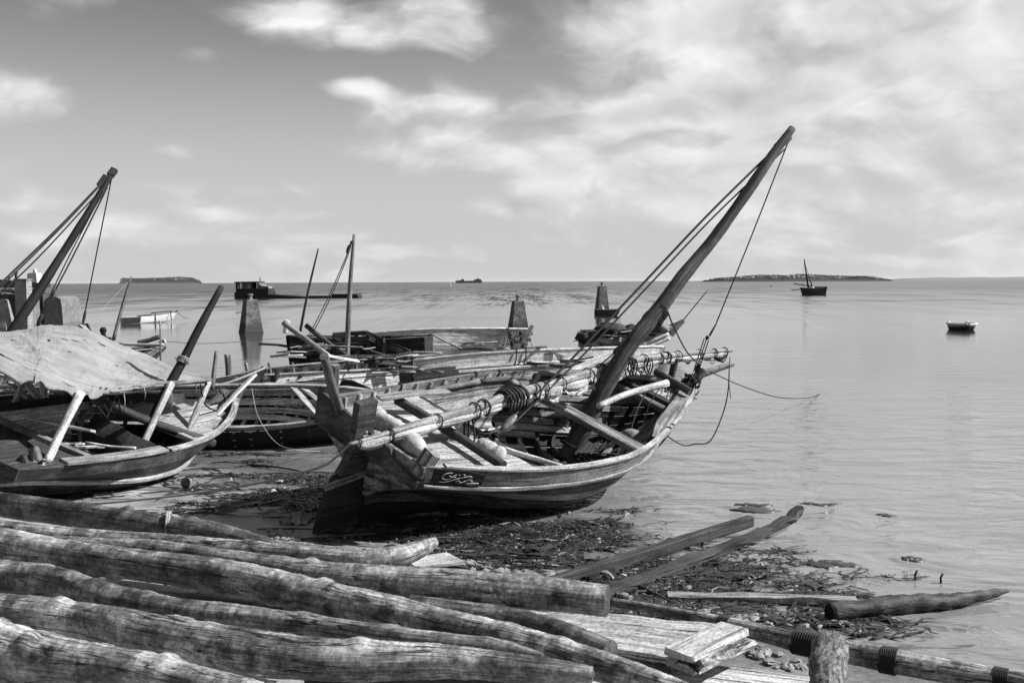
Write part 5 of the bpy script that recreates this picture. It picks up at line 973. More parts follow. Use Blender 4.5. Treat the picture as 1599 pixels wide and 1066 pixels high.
# ---------------------------------------------------------------- litter on the beach
def litter():
    rng = np.random.default_rng(21)
    # (px, py, rx, ry, count): where weed and leaves have gathered
    cl = [(560, 770, 60, 8, 0), (440, 777, 110, 14, 1200), (520, 800, 70, 18, 800), (470, 745, 110, 10, 480), (420, 710, 90, 6, 220), (640, 830, 130, 22, 900), (760, 835, 120, 24, 1000), (700, 860, 110, 14, 600), (860, 845, 110, 26, 800), (960, 830, 80, 20, 420), (880, 875, 90, 14, 500),
          (1060, 898, 90, 22, 1500), (1150, 892, 80, 22, 1400), (1010, 925, 60, 14, 500), (1130, 950, 120, 16, 1200), (1230, 930, 70, 14, 420), (1290, 935, 90, 8, 260), (1340, 900, 60, 8, 120), (1220, 865, 60, 8, 160), (1260, 975, 70, 14, 420), (1370, 990, 50, 8, 220), (330, 800, 60, 8, 160), (300, 770, 40, 7, 60), (350, 745, 50, 6, 70), (90, 775, 40, 3, 60), (380, 725, 40, 5, 60), (800, 800, 120, 8, 300), (1000, 800, 80, 10, 120), (1100, 870, 60, 18, 400), (1320, 960, 50, 12, 220)]
    M_ = {'seaweed': MB(), 'leaf_dry': MB(), 'twig': MB(), 'rag': MB()}
    def leaf(mb, p, ln, w, curl):
        a = rng.random() * 6.28; d = V(math.cos(a), math.sin(a), rng.normal(0, .12)); s = V(-math.sin(a), math.cos(a), rng.normal(0, .35)); b = len(mb.v); k = 4
        for i in range(k):
            t = i / (k - 1) - .5; c = p + d * ln * t + V(0, 0, curl * (1 - 4 * t * t) + .006) ; ww = w * (1 - (2 * abs(t)) ** 2 * .8); mb.v += [tuple(c - s * ww), tuple(c + V(0, 0, .25 * ww)), tuple(c + s * ww)]
        for i in range(k - 1):
            for j in range(2): q = b + i * 3 + j; mb.face((q, q + 1, q + 4, q + 3), [(0, 0), (0, w), (ln, w), (ln, 0)], True)
    def ribbon(mb, p, ln, w):
        a = rng.normal(0, .5) + (math.pi if rng.random() < .5 else 0); k = 7; q = V(p[0], p[1], 0); b = len(mb.v); z = rng.uniform(.004, .02)
        for i in range(k):
            d = V(math.cos(a), math.sin(a) * .8, 0); s = V(-d[1], d[0], 0); ww = w * (1 - abs(2 * i / (k - 1) - 1) ** 3 * .8); h_ = p[2] + z + abs(rng.normal(0, .012))
            mb.v += [(q[0] - s[0] * ww, q[1] - s[1] * ww, h_), (q[0] + s[0] * ww, q[1] + s[1] * ww, h_ + rng.normal(0, ww * .5))]; q = q + d * ln / k; a += rng.normal(0, .45)
        for i in range(k - 1): j = b + 2 * i; mb.face((j, j + 1, j + 3, j + 2), [(0, 0), (0, w), (ln, w), (ln, 0)], True)
    for x, y, rx, ry, n in cl:
        sub = [(x + rng.normal(0, rx * .6), y + rng.normal(0, ry * .6), rng.uniform(.15, .5)) for _ in range(max(3, n // 45))]
        for _ in range(n):
            sx, sy, k = sub[rng.integers(len(sub))]; qx, qy = sx + rng.normal(0, rx * .22 * k * 2), sy + rng.normal(0, ry * .22 * k * 2)
            if qy < 700: continue
            p = gnd(qx, qy); s = rng.random()
            if p[2] <= .003 and rng.random() < .8: continue
            if s < .52: ribbon(M_['seaweed'], p, rng.uniform(.15, .7), rng.uniform(.006, .028))
            elif s < .66: leaf(M_['seaweed'], p, rng.uniform(.05, .25), rng.uniform(.01, .03), rng.uniform(0, .03))
            elif s < .76: ribbon(M_['leaf_dry'], p, rng.uniform(.08, .4), rng.uniform(.005, .02))
            elif s < .82: leaf(M_['leaf_dry'], p, rng.uniform(.05, .2), rng.uniform(.01, .03), .01)
            elif s < .985:
                a = rng.random() * 6.28; ln = rng.uniform(.06, .30); d = V(math.cos(a), math.sin(a), rng.normal(0, .1)) * ln / 2; M_['twig'].tube([p - d + V(0, 0, .015), p + V(rng.normal(0, .02), rng.normal(0, .02), .025), p + d + V(0, 0, .02)], [.004, .006, .003], 3, caps=False)
            else: leaf(M_['rag'], p, rng.uniform(.04, .12), rng.uniform(.008, .025), rng.uniform(.005, .03))
    for _ in range(260):                               # long fronds and heavier strands
        x, y, rx, ry, n = cl[rng.integers(1, len(cl))]; qx, qy = x + rng.normal(0, rx * .8), y + rng.normal(0, ry * .8)
        if qy < 704: continue
        p = gnd(qx, qy); s = rng.random()
        if p[2] <= .012: continue
        if s < .55: ribbon(M_['seaweed'], p + V(0, 0, .015), rng.uniform(.6, 1.5), rng.uniform(.02, .055))
        elif s < .75: ribbon(M_['leaf_dry'], p + V(0, 0, .02), rng.uniform(.4, 1.0), rng.uniform(.012, .035))
        elif s < .97:
            a = rng.normal(0, .6); ln = rng.uniform(.4, 1.1); d = V(math.cos(a), math.sin(a), 0) * ln / 2; M_['twig'].tube([p - d + V(0, 0, .03), p + V(rng.normal(0, .04), rng.normal(0, .04), .05), p + d + V(0, 0, .03)], [.010, .016, .008], 5, caps=False)
        else: leaf(M_['rag'], p, rng.uniform(.08, .2), rng.uniform(.015, .035), rng.uniform(.02, .05))
    for k, (m, nm, lab) in {'seaweed': ('seaweed', 'seaweed_litter', 'dark wet seaweed and leaves strewn over the beach'), 'leaf_dry': ('leaf_dry', 'dry_leaf_litter', 'dry pale leaves and husks strewn over the beach'), 'twig': ('wood_dark', 'twig_litter', 'dark twigs strewn over the beach'), 'rag': ('rag_white', 'paper_litter', 'white paper and plastic scraps strewn over the beach')}.items():
        M_[k].build(nm, m, None, org=V(0, 12, 0), label=lab, category='litter', kind='stuff')
    def clump(label, x, y, s, mat, name='clump', cat='debris', n=8, flat=.5, lift=0., grp=None, rough=.25):
        c = gnd(x, y) + V(0, 0, s * flat * .6 + lift); R = []
        for i in range(6):
            z = -1 + 2 * i / 5; rr = math.sqrt(max(0, 1 - z * z)) * s + .005; R.append([c + V(rr * (1 + rng.normal(0, rough)) * math.cos(q), rr * (1 + rng.normal(0, rough)) * math.sin(q), z * s * flat + rng.normal(0, s * .06)) for q in np.linspace(0, 6.283, n, endpoint=False)])
        mb = MB(); mb.rings(R, smooth=False); mb.build(name, mat, None, **tagkw(label, cat, grp))
    # bigger single pieces
    c = gnd(290, 764); mb = MB(); R = []
    ax = unit(V(-.5, -.75, .15)); A_ = unit(np.cross(ax, V(0, 0, 1))); B_ = np.cross(A_, ax); c = c + V(0, 0, .10)
    for f, k in [(q, 1.) for q in np.linspace(.05, 1.57, 6)] + [(q, .86) for q in np.linspace(1.57, .05, 5)]: R.append([c + ax * (-.10 * k * math.cos(f)) + .12 * k * math.sin(f) * (1 + .1 * math.sin(3 * q + 1)) * (math.cos(q) * A_ + .85 * math.sin(q) * B_) for q in np.linspace(0, 6.283, 14, endpoint=False)])
    mb.rings(R); mb.build('coconut_husk', 'leaf_dry', None, **tagkw('broken coconut husk on the sand in front of the awning boat', 'husk'))
    for x0, y0, x1, y1, q, lab in ((392, 728, 470, 738, .03, 'dark curved driftwood stick on the sand behind the litter'), (310, 762, 330, 752, .02, 'small stick near the coconut husk'), (318, 733, 343, 736, .022, 'short dark stick near the bow of the awning boat'), (1010, 905, 1090, 880, .02, 'thin stick among the weed by the crooked plank'), (745, 805, 800, 842, .018, 'thin bent stick under the heeled dhow')):
        a, b = gnd(x0, y0), gnd(x1, y1); P = cr([a + V(0, 0, q), (a + b) / 2 + V(0, .04, q * 1.3), b + V(0, 0, q)], 5); MB().tube(P, np.linspace(q, q * .5, len(P)), 6, lump=.15).build('driftwood_stick', 'wood_dark', None, **tagkw(lab, 'stick'))
    # crumpled rag near the logs, broken board, pale rubble
    for x, y, s, lab in ((462, 816, .20, 'crumpled grey rag on the sand behind the logs'), (437, 753, .06, 'white paper ball on the sand')):
        c = gnd(x, y); n = 10; G = np.array([[c + V((i / n - .5) * 2 * s, (j / n - .5) * 2 * s, .02 + abs(rng.normal(0, .22)) * s + .10 * s * math.sin(i * 1.7) * math.sin(j * 1.3)) for j in range(n + 1)] for i in range(n + 1)]); mb = MB(); mb.shell(G, G - V(0, 0, .008)); mb.build('crumpled_rag', 'rag_white' if s < .15 else 'leaf_dry', None, **tagkw(lab, 'rag'))
    pxz = [gnd(640, 888), gnd(712, 879)]; MB().beam([p + V(0, 0, .06) for p in pxz], (0, 0, 1), .45, .03, jit=.006).build('pale_board', 'wood_white', None, **tagkw('pale broken board behind the pointed log', 'board'))
    k = 0
    for x, y, n, rx, ry, lab in ((440, 840, 30, 26, 12, 'small pale coral stone behind the dark log at the back'), (560, 862, 7, 30, 4, 'small pale coral stone behind the log with the lifted pointed end'), (780, 893, 18, 40, 7, 'small pale coral stone on the sand behind the long sawn log'), (850, 903, 7, 30, 4, 'small pale coral stone at the near end of the squared timber'), (1150, 968, 26, 60, 9, 'small pale coral stone just behind the lashed raft pole'), (1220, 985, 12, 40, 8, 'small pale coral stone between the raft pole and sunken log'), (985, 935, 7, 18, 8, 'small pale coral stone beside the sawn end of the long log'), (1190, 1025, 14, 30, 6, 'small pale coral stone between raft pole and cleat'), (1235, 1042, 14, 30, 5, 'small pale coral stone left of the upright bark log'), (1060, 915, 8, 20, 6, 'small pale coral stone in the weed below the crooked plank')):
        for _ in range(n): clump(lab, x + rng.normal(0, rx * .6), y + rng.normal(0, ry * .6), rng.uniform(.018, .055), 'stone_pale', 'coral_stone', 'stone', grp='coral stones ' + lab[23:], n=7, flat=.65, rough=.18); k += 1
    # weed patches floating in the shallows
    for x, y, rx, lab in ((1180, 795, 36, 'dark weed patch floating right of the squared timber'), (1383, 803, 14, 'small weed patch floating far right of the bow'), (1420, 871, 16, 'weed patch floating above the sunken log'), (1290, 788, 16, 'thin weed patch by the tip of the crooked plank'), (1300, 880, 30, 'weed streak in the shallows left of the sunken log')):
        c = atz(x, y, 0.004); mb = MB(); w = rx * mpp(c)
        for _ in range(7):                              # flat mats of drowned weed at the surface
            q = c + V(rng.normal(0, w * .5), rng.normal(0, w * .45), 0); rr = w * rng.uniform(.2, .5); k = 22; e = [1 + rng.normal(0, .22) for _ in range(k)]; an = [6.283 * i / k for i in range(k)]
            mb.rings([[q + V(rr * f * e[i] * math.cos(an[i]) * 1.5, rr * f * e[i] * math.sin(an[i]) * .9, z) for i in range(k)] for f, z in ((.9, -.03), (1., .002), (.6, .008), (.05, .010))], smooth=True)
        mb.build('floating_weed', 'seaweed', None, label=lab, category='weed', kind='stuff')
    for x, y, lab in ((1430, 905, 'thin twig sticking out of the water'), (1470, 910, 'dark scrap floating near the twig'), (1196, 905, 'dark stub standing in the weed')):
        p = atz(x, y, 0); MB().tube([p - V(0, 0, .05), p + V(-.01, 0, .06), p + V(.015, 0, .11 if 'twig' in lab else .05)], .012, 6).build('twig', 'wood_black', None, **tagkw(lab, 'twig'))
litter()

# ---------------------------------------------------------------- things out on the water
def plain_hull(h, root, mat, mat_in=None, n=18, m=8, th=.05, name='hull'):
    O = []; 
    us = np.linspace(0, 1, n); ts = np.linspace(1, 0, m)
    ring = lambda off: [[h.Sw(u, t, -1, off) for t in ts] + [h.Sw(u, t, 1, off) for t in ts[::-1]] for u in us]
    mb = MB(); mb.shell(ring(0.), ring(-th)); mb.sm = [True] * len(mb.sm)
    poly = [h.W(h.S(0, t, -1) * V(0, 1, 1)) for t in ts] + [h.W(h.S(0, t, 1) * V(0, 1, 1)) for t in ts[::-1]]
    mb.prism(poly, h.D((th, 0, 0))); mb.build(name, mat, root)

def marker(label, cx, by, bw, tw, ty, knob, yaw=.17):
    """square tapering concrete mark: base row, half widths in px"""
    c = atz(cx, by, 0); s = mpp(c); q = math.cos(yaw) + math.sin(yaw); B, T = bw * s / q, tw * s / q; H = (by - ty) * s; r = thing('concrete_marker', label, 'marker', c, 'tapering concrete markers in the sea')
    ca, sa = math.cos(yaw), math.sin(yaw); cs = [(1, 1), (-1, 1), (-1, -1), (1, -1)]
    R = [[c + V((x * ca - y * sa) * w, (x * sa + y * ca) * w, z) for x, y in cs] for w, z in ((B * 1.02, -1.2), (B * 1.02, 0.1), (B, .12), (T * 1.0 + (B - T) * .45, H * .55), (T, H), (T * .96, H + .02))]
    mb = MB(); mb.rings(R, smooth=False); mb.build('pillar', 'marker_concrete', r)
    k = knob * s; mb = MB(); mb.lathe(c + V(0, 0, H + .02), [(T * .5, 0), (T * .35, k * .25), (T * .30, k * .55), (T * .50, k * .7), (T * .50, k * .95), (T * .3, k)], 8, smooth=False); mb.build('cap', 'concrete', r)
def marker_mat():
    m, t, b = pbsdf('marker_concrete'); tc = t.new('ShaderNodeTexCoord').outputs['Object']; x, y, z = t.sep(tc); n = t.noise(tc, 2.2, 8, .65); n2 = t.noise(tc, 9, 5)
    c = t.m('MULTIPLY', t.rng(n, .35, .68, .028, .16), t.rng(n2, .3, .7, .8, 1.1)); tide = t.rng(t.m('ADD', z, t.m('MULTIPLY', t.m('SUBTRACT', n2, .5), 1.2)), .45, .85, 1, 0, True)   # weed and barnacles up to the tide line
    t.put(b.inputs['Base Color'], t.mixf(tide, c, .035)); b.inputs['Roughness'].default_value = .9; t.put(b.inputs['Normal'], t.bump(n2, .6, .06))
marker_mat()
marker('squat pale concrete marker in the sea between the awning boat and the wreck', 392, 519, 20, 12, 468, 9, .60)
marker('dark concrete marker standing behind the lashed timbers of the grey boat', 809, 519, 17, 9.5, 470, 9, .30)
marker('distant slim concrete marker with a rowing boat at its foot', 940, 490, 11.5, 6.5, 447, 6, .26)

def outrigger():
    c = atz(190, 506, 0); e = atz(276, 502, 0); d = e - c; L = np.linalg.norm(d); h = Hull(c[0], c[1], -.12, math.atan2(d[1], d[0]), 0, .03, L, .34, .5, .62, .05, .12, 2.4, Lk=.92, prof='flat')
    r = thing('outrigger_canoe', 'white canoe with a dark end floating behind the awning', 'canoe', h.O); plain_hull(h, r, 'far_white'); s = mpp(c)
    us = np.linspace(0, .30, 5); mb = MB()
    mb.shell([[h.Sw(u, t, -1, .012) for t in np.linspace(.2, 1, 4)] for u in us], [[h.Sw(u, t, -1, .002) for t in np.linspace(.2, 1, 4)] for u in us]); mb.build('dark_stern_panel', 'wood_black', r)
    for a, b, z in ((.30, .52, .70), (.55, .92, .86)): MB().beam([h.W((L * a, 0, z)), h.W((L * b, 0, z + .02))], (0, 0, 1), .3, .09).build('thwart_board', 'wood_dark', r)
    for a in (.55, .84): MB().beam([h.W((L * a, -.38, .1)), h.W((L * a, -.36, .9))], (0, 1, 0), .08, .06).build('outrigger_strut', 'wood_dark', r)
    MB().beam([h.W((L * .96, 0, .72)), h.W((L * 1.03, 0, .92))], (0, 1, 0), .12, .12).build('prow_tip', 'wood_dark', r)
    rope([h.W((L * 1.0, 0, .85)), h.W((L * 1.12, 0, .35)), h.W((L * 1.3, .5, .12))], .02, 'mooring_line', 'rope_dark', r)
outrigger()

def wreck_ship():
    c = atz(372, 466, 0); s = mpp(c); X = lambda px: c[0] + (px - 372) * s; Z = lambda py: (465.5 - py) * s; y = c[1]
    r = thing('rusted_shipwreck', 'rusted sunken ship wreck on the sea with its deckhouse standing', 'shipwreck', c); D = 5.
    def sil(pts, name, mat, y0, y1): MB().prism([V(X(x), y0, Z(py)) for x, py in pts], V(0, y1 - y0, 0)).build(name, mat, r)
    sil([(372, 469), (372, 457), (375, 454), (424, 456), (424, 459), (480, 463), (540, 465), (540, 469)][::-1], 'hull', 'iron', y - 3, y + 4)
    sil([(520, 469), (520, 459), (560, 459.5), (562, 463), (562, 469)][::-1], 'bow_block', 'iron', y - 2.5, y + 3.5)
    sil([(484, 469), (484, 461.5), (518, 462), (518, 469)][::-1], 'hatch', 'iron', y - 2, y + 3)
    for x0, x1, y0, y1 in ((374, 380, 440, 456), (382, 386, 441, 455), (388, 392, 440, 456), (392, 397, 440, 455)): sil([(x0, y1), (x0, y0), (x1, y0), (x1, y1)][::-1], 'house_panel', 'rust_pale', y - 2.4, y - 2.2)
    sil([(374, 456), (374, 450), (424, 450), (424, 456)][::-1], 'house_base', 'iron', y - 2.5, y + 3)
    sil([(372, 441.4), (372, 439.4), (408, 439), (409, 441)][::-1], 'house_roof', 'iron', y - 2.8, y + 3)
    for x in (373.5, 397, 407): sil([(x, 453), (x, 440), (x + 1.8, 440), (x + 1.8, 453)][::-1], 'house_post', 'iron', y - 2.6, y - 2.2)
    sil([(374, 452), (374, 441), (396, 441), (396, 452)][::-1], 'back_wall', 'iron', y + 2.6, y + 2.8)
    sil([(409, 452), (409, 443), (414, 446), (422, 447), (422, 452)][::-1], 'wheelhouse_wreck', 'rust_pale', y - 2.3, y + 2)
    sil([(421, 456), (420, 447), (423, 446.5), (424, 456)][::-1], 'house_post', 'iron', y - 2.6, y - 2.2)
    MB().tube([V(X(406.5), y, Z(440)), V(X(406.8), y, Z(433))], .12, 5).build('stub_mast', 'iron', r)
wreck_ship()

def far_dhow():
    c = atz(1250, 461, 0); s = mpp(c); L = 40 * s; h = Hull(c[0] + L, c[1], -.3, math.pi - .12, 0, 0, L, 1.5, .75, 13 * s, .35, .2, 2.4, Lk=.9, prof='dhow'); X = lambda px: c[0] + (px - 1250) * s; Z = lambda py: (461 - py) * s; y = c[1]
    r = thing('anchored_dhow', 'dark dhow with a single mast anchored off the low island', 'dhow', h.O); plain_hull(h, r, 'far_hull')
    MB().tube([V(X(1262), y, Z(450)), V(X(1255), y, Z(405))], [.22, .12], 7).build('mast', 'wood_black', r)
    MB().tube([V(X(1255.5), y, Z(409)), V(X(1269), y, Z(450))], .06, 5).build('stay', 'rope_dark', r); MB().tube([V(X(1255), y, Z(409)), V(X(1253), y, Z(448))], .03, 4).build('stay', 'rope_dark', r)
    MB().tube([V(X(1264), y, Z(435)), V(X(1269), y, Z(450))], [.16, .16], 6).build('furled_mizzen', 'far_hull', r)
    MB().tube([V(X(1239), y, Z(443)), V(X(1262), y, Z(446)), V(X(1280), y, Z(450))], .13, 6).build('yard', 'wood_black', r); MB().tube([V(X(1251), y, Z(451.5)), V(X(1236), y, Z(453))], .10, 6).build('bowsprit', 'wood_black', r)
    MB().beam([V(X(1278), y, Z(449)), V(X(1289), y, Z(449))], (0, 0, 1), 2.4, 3 * s).build('stern_house', 'wood_black', r)
    for i, (a, b) in enumerate(((1265, 1271), (1272, 1278))): MB().lathe(V(X((a + b) / 2), y, Z(451)), [(.5, 0), (.6, .25), (.3, .5), (.02, .55)], 8).build('deck_bundle', 'far_white' if i == 0 else 'wood_black', r)
far_dhow()

def dinghy():
    c = atz(1505, 515, 0); s = mpp(c); L = 2.6; h = Hull(c[0] + .25, c[1] + 1.6, -.1, -1.72, 0, 0, L, .84, .8, .52, 0, .02, 2.6, Lk=.82, prof='flat')
    r = thing('white_dinghy', 'small dinghy with a white rim floating alone at right', 'dinghy', h.O); plain_hull(h, r, 'far_hull')
    for sd in (-1, 1): h.rail(r, 1., .02, .12, .10, 'paint_white', sd, n=16); h.strakes(r, 1, .66, .9, 'paint_white', sides=(sd,), ns=14, off=.02, name='white_strake')
    h.cross(r, .02, .5, .10, .10, 'paint_white', name='transom_cap', inset=-.02)
    MB().beam([h.W((.35, -.6, .48)), h.W((.35, .6, .48))], (0, 0, 1), .25, .04).build('thwart', 'paint_white', r); MB().beam([h.W((1.3, -.75, .48)), h.W((1.3, .75, .48))], (0, 0, 1), .25, .04).build('thwart', 'far_white', r)
    for y in (-.6, .62): MB().lathe(h.W((.15, y, .5)), [(.10, 0), (.10, .12), (.04, .16)], 8).build('corner_seat', 'paint_white', r)
dinghy()

def rowboat():
    c = atz(945, 493, 0); h = Hull(c[0] - .9, c[1] + .6, -.15, -.35, 0, 0, 2.6, .62, .75, .75, 0, .15, 2.3, Lk=.85, prof='flat'); r = thing('rowing_boat', 'small rowing boat moored at the foot of the distant slim marker', 'boat', h.O); plain_hull(h, r, 'far_hull')
    for sd in (-1, 1): h.rail(r, 1., .01, .08, .08, 'wood_pale', sd, n=12)
    MB().lathe(h.W((.7, 0, .6)), [(.16, 0), (.18, .3), (.08, .42), (.10, .5), (.02, .58)], 8).build('seat_bundle', 'far_white', r)
rowboat()

def pier():
    c = atz(75, 503, 0); s = mpp(c); y = c[1]; X = lambda px: c[0] + (px - 75) * s; Z = lambda py: (503 - py) * s
    r = thing('concrete_pier', 'ruined concrete pier with a round-topped block at the far left', 'pier', c)
    def arch(x0, x1, top, y0, y1, mat, name):
        pts = [(x0, 512), (x0, top + 8), (x0 + (x1 - x0) * .12, top + 3), (x0 + (x1 - x0) * .35, top), (x0 + (x1 - x0) * .65, top), (x1 - (x1 - x0) * .12, top + 4), (x1 - 2, top + 16), (x1, 512)]
        MB().prism([V(X(a), y0, Z(b)) for a, b in pts][::-1], V(0, y1 - y0, 0)).build(name, mat, r)
    arch(74, 104, 463, y - .6, y + 3.2, 'concrete', 'end_block'); arch(56, 73, 462, y - 3., y - 1., 'concrete', 'worn_block')
    MB().prism([V(X(a), y + 1, Z(b)) for a, b in ((-80, 515), (-80, 459), (60, 459), (60, 515))][::-1], V(0, 3, 0)).build('pier_wall', 'concrete_dark', r)
    for x0, x1 in ((44, 50), (20, 26)): MB().beam([V(X(x0), y - 1.2, Z(510)), V(X(x0), y - 1.2, Z(486))], (0, 1, 0), .4, .3).build('fender_pile', 'concrete', r)
    # mesh-clad posts nearer the shore
    p = atz(39, 521, 0); k = mpp(p); o = thing('pier_post', 'tall pale square post wrapped in wire mesh at left', 'post', p); a = 9 * k
    MB().prism([p + V(x, yy, -.4) for x, yy in ((-a, -a), (a, -a), (a, a), (-a, a))], V(0, 0, 83 * k + .4)).build('shaft', 'mesh_concrete', o); MB().prism([p + V(x * 1.12, yy * 1.12, 83 * k) for x, yy in ((-a, -a), (a, -a), (a, a), (-a, a))], V(0, 0, .12)).build('cap', 'concrete', o)
    p = atz(2, 521, 0); k = mpp(p); o = thing('pier_post', 'broad tapering pale block wrapped in wire mesh at the left edge', 'post', p)
    R = [[p + V(x * w * k, yy * w * k, z * k) for x, yy in ((-1, -1), (1, -1), (1, 1), (-1, 1))] for w, z in ((17, -8), (16, 10), (9, 52), (6, 54))]; mb = MB(); mb.rings(R, smooth=False); mb.build('shaft', 'mesh_concrete', o)
    # breakwater of rocks
    rng = np.random.default_rng(5); c2 = atz(40, 462, 0); k = mpp(c2); r2 = thing('breakwater', 'low dark rock breakwater behind the pier at far left', 'breakwater', c2)
    for i in range(46):
        px_ = rng.uniform(-30, 82); hh = np.interp(px_, [-30, 50, 82], [15, 13, 4]); q = V(c2[0] + (px_ - 40) * k, c2[1] + rng.normal(0, 3), rng.uniform(0, hh * .75) * k); s_ = rng.uniform(2.5, 5) * k; R = []
        for a in range(5):
            z = -1 + a / 2; rr = math.sqrt(max(0, 1 - z * z)) * s_ + .02; R.append([q + V(rr * rng.uniform(.8, 1.3) * math.cos(t), rr * math.sin(t), z * s_ * .7) for t in np.linspace(0, 6.283, 7, endpoint=False)])
        mb = MB(); mb.rings(R, smooth=False); mb.build('rock', 'rock_dark', r2)
def mesh_mat():
    m, t, b = pbsdf('mesh_concrete'); x, y, z = t.sep(t.new('ShaderNodeTexCoord').outputs['Object']); n = t.noise(t.xyz(x, y, z), 3, 6)
    zig = t.m('SINE', t.m('ADD', t.m('MULTIPLY', z, 26.), t.m('MULTIPLY', t.m('PINGPONG', x, .18), 90.)))
    t.put(b.inputs['Base Color'], t.m('MULTIPLY', t.rng(n, .3, .7, .14, .28), t.rng(zig, .2, .9, .82, 1.08))); b.inputs['Roughness'].default_value = .9
mesh_mat(); plain('concrete_dark', .045, .10, scale=1.4, bump=.4, bd=.05, detail=8); pier()

def far_ships():
    def sil(r, y, c, s, px0, py0, pts, name, mat, dep): MB().prism([V(c[0] + (x - px0) * s, y - dep / 2, (py0 - v) * s) for x, v in pts][::-1], V(0, dep, 0)).build(name, mat, r)
    y = 900.; c = at(0, 445, y); s = y / F * 1.0; px0, py0 = 0, 440. + 3.4 / s
    r = thing('cargo_ship', 'white cargo ship bridge rising behind the breakwater at far left', 'ship', V(c[0], y, 0))
    Sx = lambda *a: sil(r, y, c, s, px0, py0, *a)
    Sx([(-60, 448), (-60, 436), (-8, 433), (20, 434), (26, 437), (60, 438), (74, 440), (72, 448)], 'hull', 'far_hull', 14); Sx([(46, 440), (47, 425), (50, 423.5), (61, 423.5), (62, 440)], 'bridge', 'far_white', 10); Sx([(52, 424), (54, 417), (55.5, 417), (58, 424)], 'funnel', 'far_white', 3); Sx([(24, 438), (24, 422), (27, 422), (27, 438)], 'crane', 'far_hull', 2); Sx([(23, 424), (23, 421.5), (28, 421.5), (28, 424)], 'crane_head', 'far_hull', 2); Sx([(12, 436), (13.5, 427), (15, 427), (15.5, 436)], 'mast', 'iron', 1)
    y = 2600.; c = at(733, 441, y); s = y / F; px0, py0 = 733, 439.9 + 3.4 / s
    r = thing('horizon_ship', 'low grey ship on the horizon left of centre', 'ship', V(c[0], y, 0)); Sx = lambda *a: sil(r, y, c, s, px0, py0, *a)
    Sx([(713, 442), (711, 438.5), (717, 437.6), (726, 438.6), (745, 438), (753, 438.6), (752, 442)], 'hull', 'far_ship', 14); Sx([(719, 438.4), (721, 435.6), (724, 435.6), (725, 438.5)], 'fore_house', 'far_ship', 8); Sx([(740, 438.3), (741, 436.2), (751, 436.2), (752, 438.6)], 'aft_house', 'far_ship', 10); Sx([(744, 436.4), (745, 434.8), (748, 434.8), (748.5, 436.4)], 'funnel', 'far_ship', 4)
    y = 700.; p = at(703, 441, y); s = y / F; MB().lathe(V(p[0], y, -.3), [(.5, 0), (.5, 1.2), (.25, 1.8), (.2, 3.0), (.02, 3.4)], 8).build('channel_buoy', 'far_white', None, **tagkw('tiny pale buoy on the horizon left of the grey ship', 'buoy'))
    p = atz(1204, 447, 0); MB().lathe(p - V(0, 0, .3), [(.4, 0), (.45, .5), (.2, .9), (.02, 1.0)], 8).build('float_buoy', 'iron', None, **tagkw('tiny dark float between the leaning mast and the anchored dhow', 'buoy'))
plain('far_ship', .10, .14, scale=.05, bump=0); far_ships()

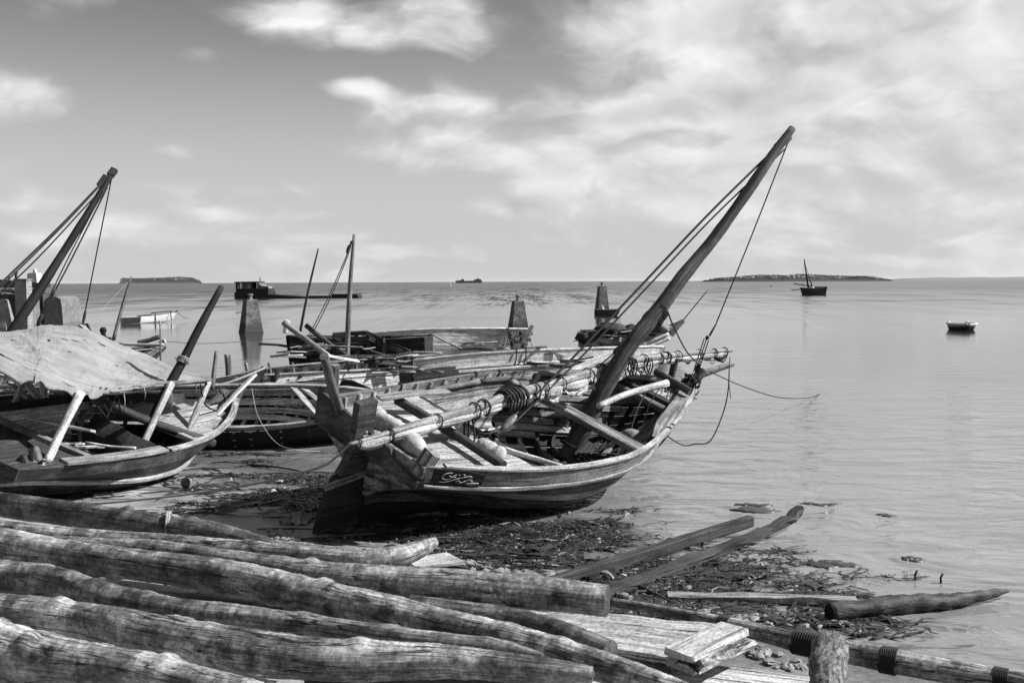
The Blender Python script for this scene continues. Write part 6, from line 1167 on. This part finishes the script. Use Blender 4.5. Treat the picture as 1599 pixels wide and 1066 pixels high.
def islands():
    rng = np.random.default_rng(9)
    def island(tag, x0, x1, y, prof, mat, nt, smin, smax, sand):
        s = y / F; cx = at((x0 + x1) / 2, 441, y)[0]; W = (x1 - x0) * s / 2; n = 40; R = []
        xs = np.linspace(-1, 1, n); mb = MB(); G = np.array([[V(cx + a * W, y + b * W * .25, (1 - b * b) * float(np.interp(a, *prof)) * .55 * s - .5) for b in np.linspace(-1, 1, 5)] for a in xs]); mb.quadgrid(G); mb.f = [f[::-1] for f in mb.f]; mb.build(tag + '_island', mat, None, kind='structure')
        mb = MB()
        for _ in range(nt):
            a = rng.uniform(-.98, .98); hh = np.interp(a, *prof) * s; z = rng.uniform(.0, 1) ** .8 * hh; r_ = rng.uniform(smin, smax) * s; z = min(z, hh - r_ * .4); c = V(cx + a * W, y + rng.uniform(-.15, .15) * W, max(z, r_ * .5)); k = 6; R = []
            for q in range(4):
                f = (-.9, -.3, .4, .9)[q]; rr = r_ * math.sqrt(1 - f * f); R.append([c + V(rr * rng.uniform(.6, 1.4) * math.cos(t), rr * math.sin(t), f * r_ * rng.uniform(.6, 1.1)) for t in np.linspace(0, 6.28, k, endpoint=False)])
            mb.rings(R, smooth=False)
        mb.build(tag + '_trees', mat, None, label='dense trees covering the %s island on the horizon' % tag, category='trees', kind='stuff')
    island('wooded', 190, 313, 8000., ([-1, -.95, -.8, 0, .45, .8, 1], [5, 9, 8, 9, 10.5, 9, 2]), 'far_tree_hazed', 2200, .35, 1.0, .8)  # farther island: haze painted in as a paler tree colour
    island('low', 1098, 1388, 2600., ([-1, -.85, -.4, -.1, .05, .5, .8, 1], [1.6, 6, 11, 10, 12, 8.6, 8, 1.4]), 'far_tree', 4200, .35, .9, .6)
    y = 16000.; s = y / F; x0 = at(1405, 440, y)[0]; n = 60; G = []
    for i in range(n):
        t = i / (n - 1); hh = (.4 + 3.4 * min(1, t * 9) ** .5 + .4 * math.sin(i * .9)) * s; G.append([V(x0 + t * 9500, y - 600, -1), V(x0 + t * 5200, y, hh * .8), V(x0 + t * 5200, y + 300, hh), V(x0 + t * 5200, y + 900, -1)])
    mb = MB(); mb.quadgrid(np.array(G)); mb.f = [f[::-1] for f in mb.f]; mb.build('distant_coast', 'far_land', None, kind='structure')
islands()

def haze():
    m = bpy.data.materials.new('haze_air'); m.use_nodes = True; t = NT(m.node_tree); t.n.clear(); o = t.new('ShaderNodeOutputMaterial'); v = t.new('ShaderNodeVolumePrincipled')
    v.inputs['Color'].default_value = (.9, .9, .9, 1); v.inputs['Density'].default_value = 1.1e-5; v.inputs['Anisotropy'].default_value = .2; t.l.new(v.outputs[0], o.inputs['Volume']); MATS['haze_air'] = m
    mb = MB(); x, y0, y1, z0, z1 = 41000, -120, 41000, -4, 62
    mb.rings([[V(-x, y0, z), V(x, y0, z), V(x, y1, z), V(-x, y1, z)] for z in (z0, z1)], smooth=False); mb.build('haze', 'haze_air', None, kind='stuff', label='thin sea haze over the whole bay', category='haze')
haze()

for _o in bpy.data.objects:
    if '_o' in _o.keys(): del _o['_o']
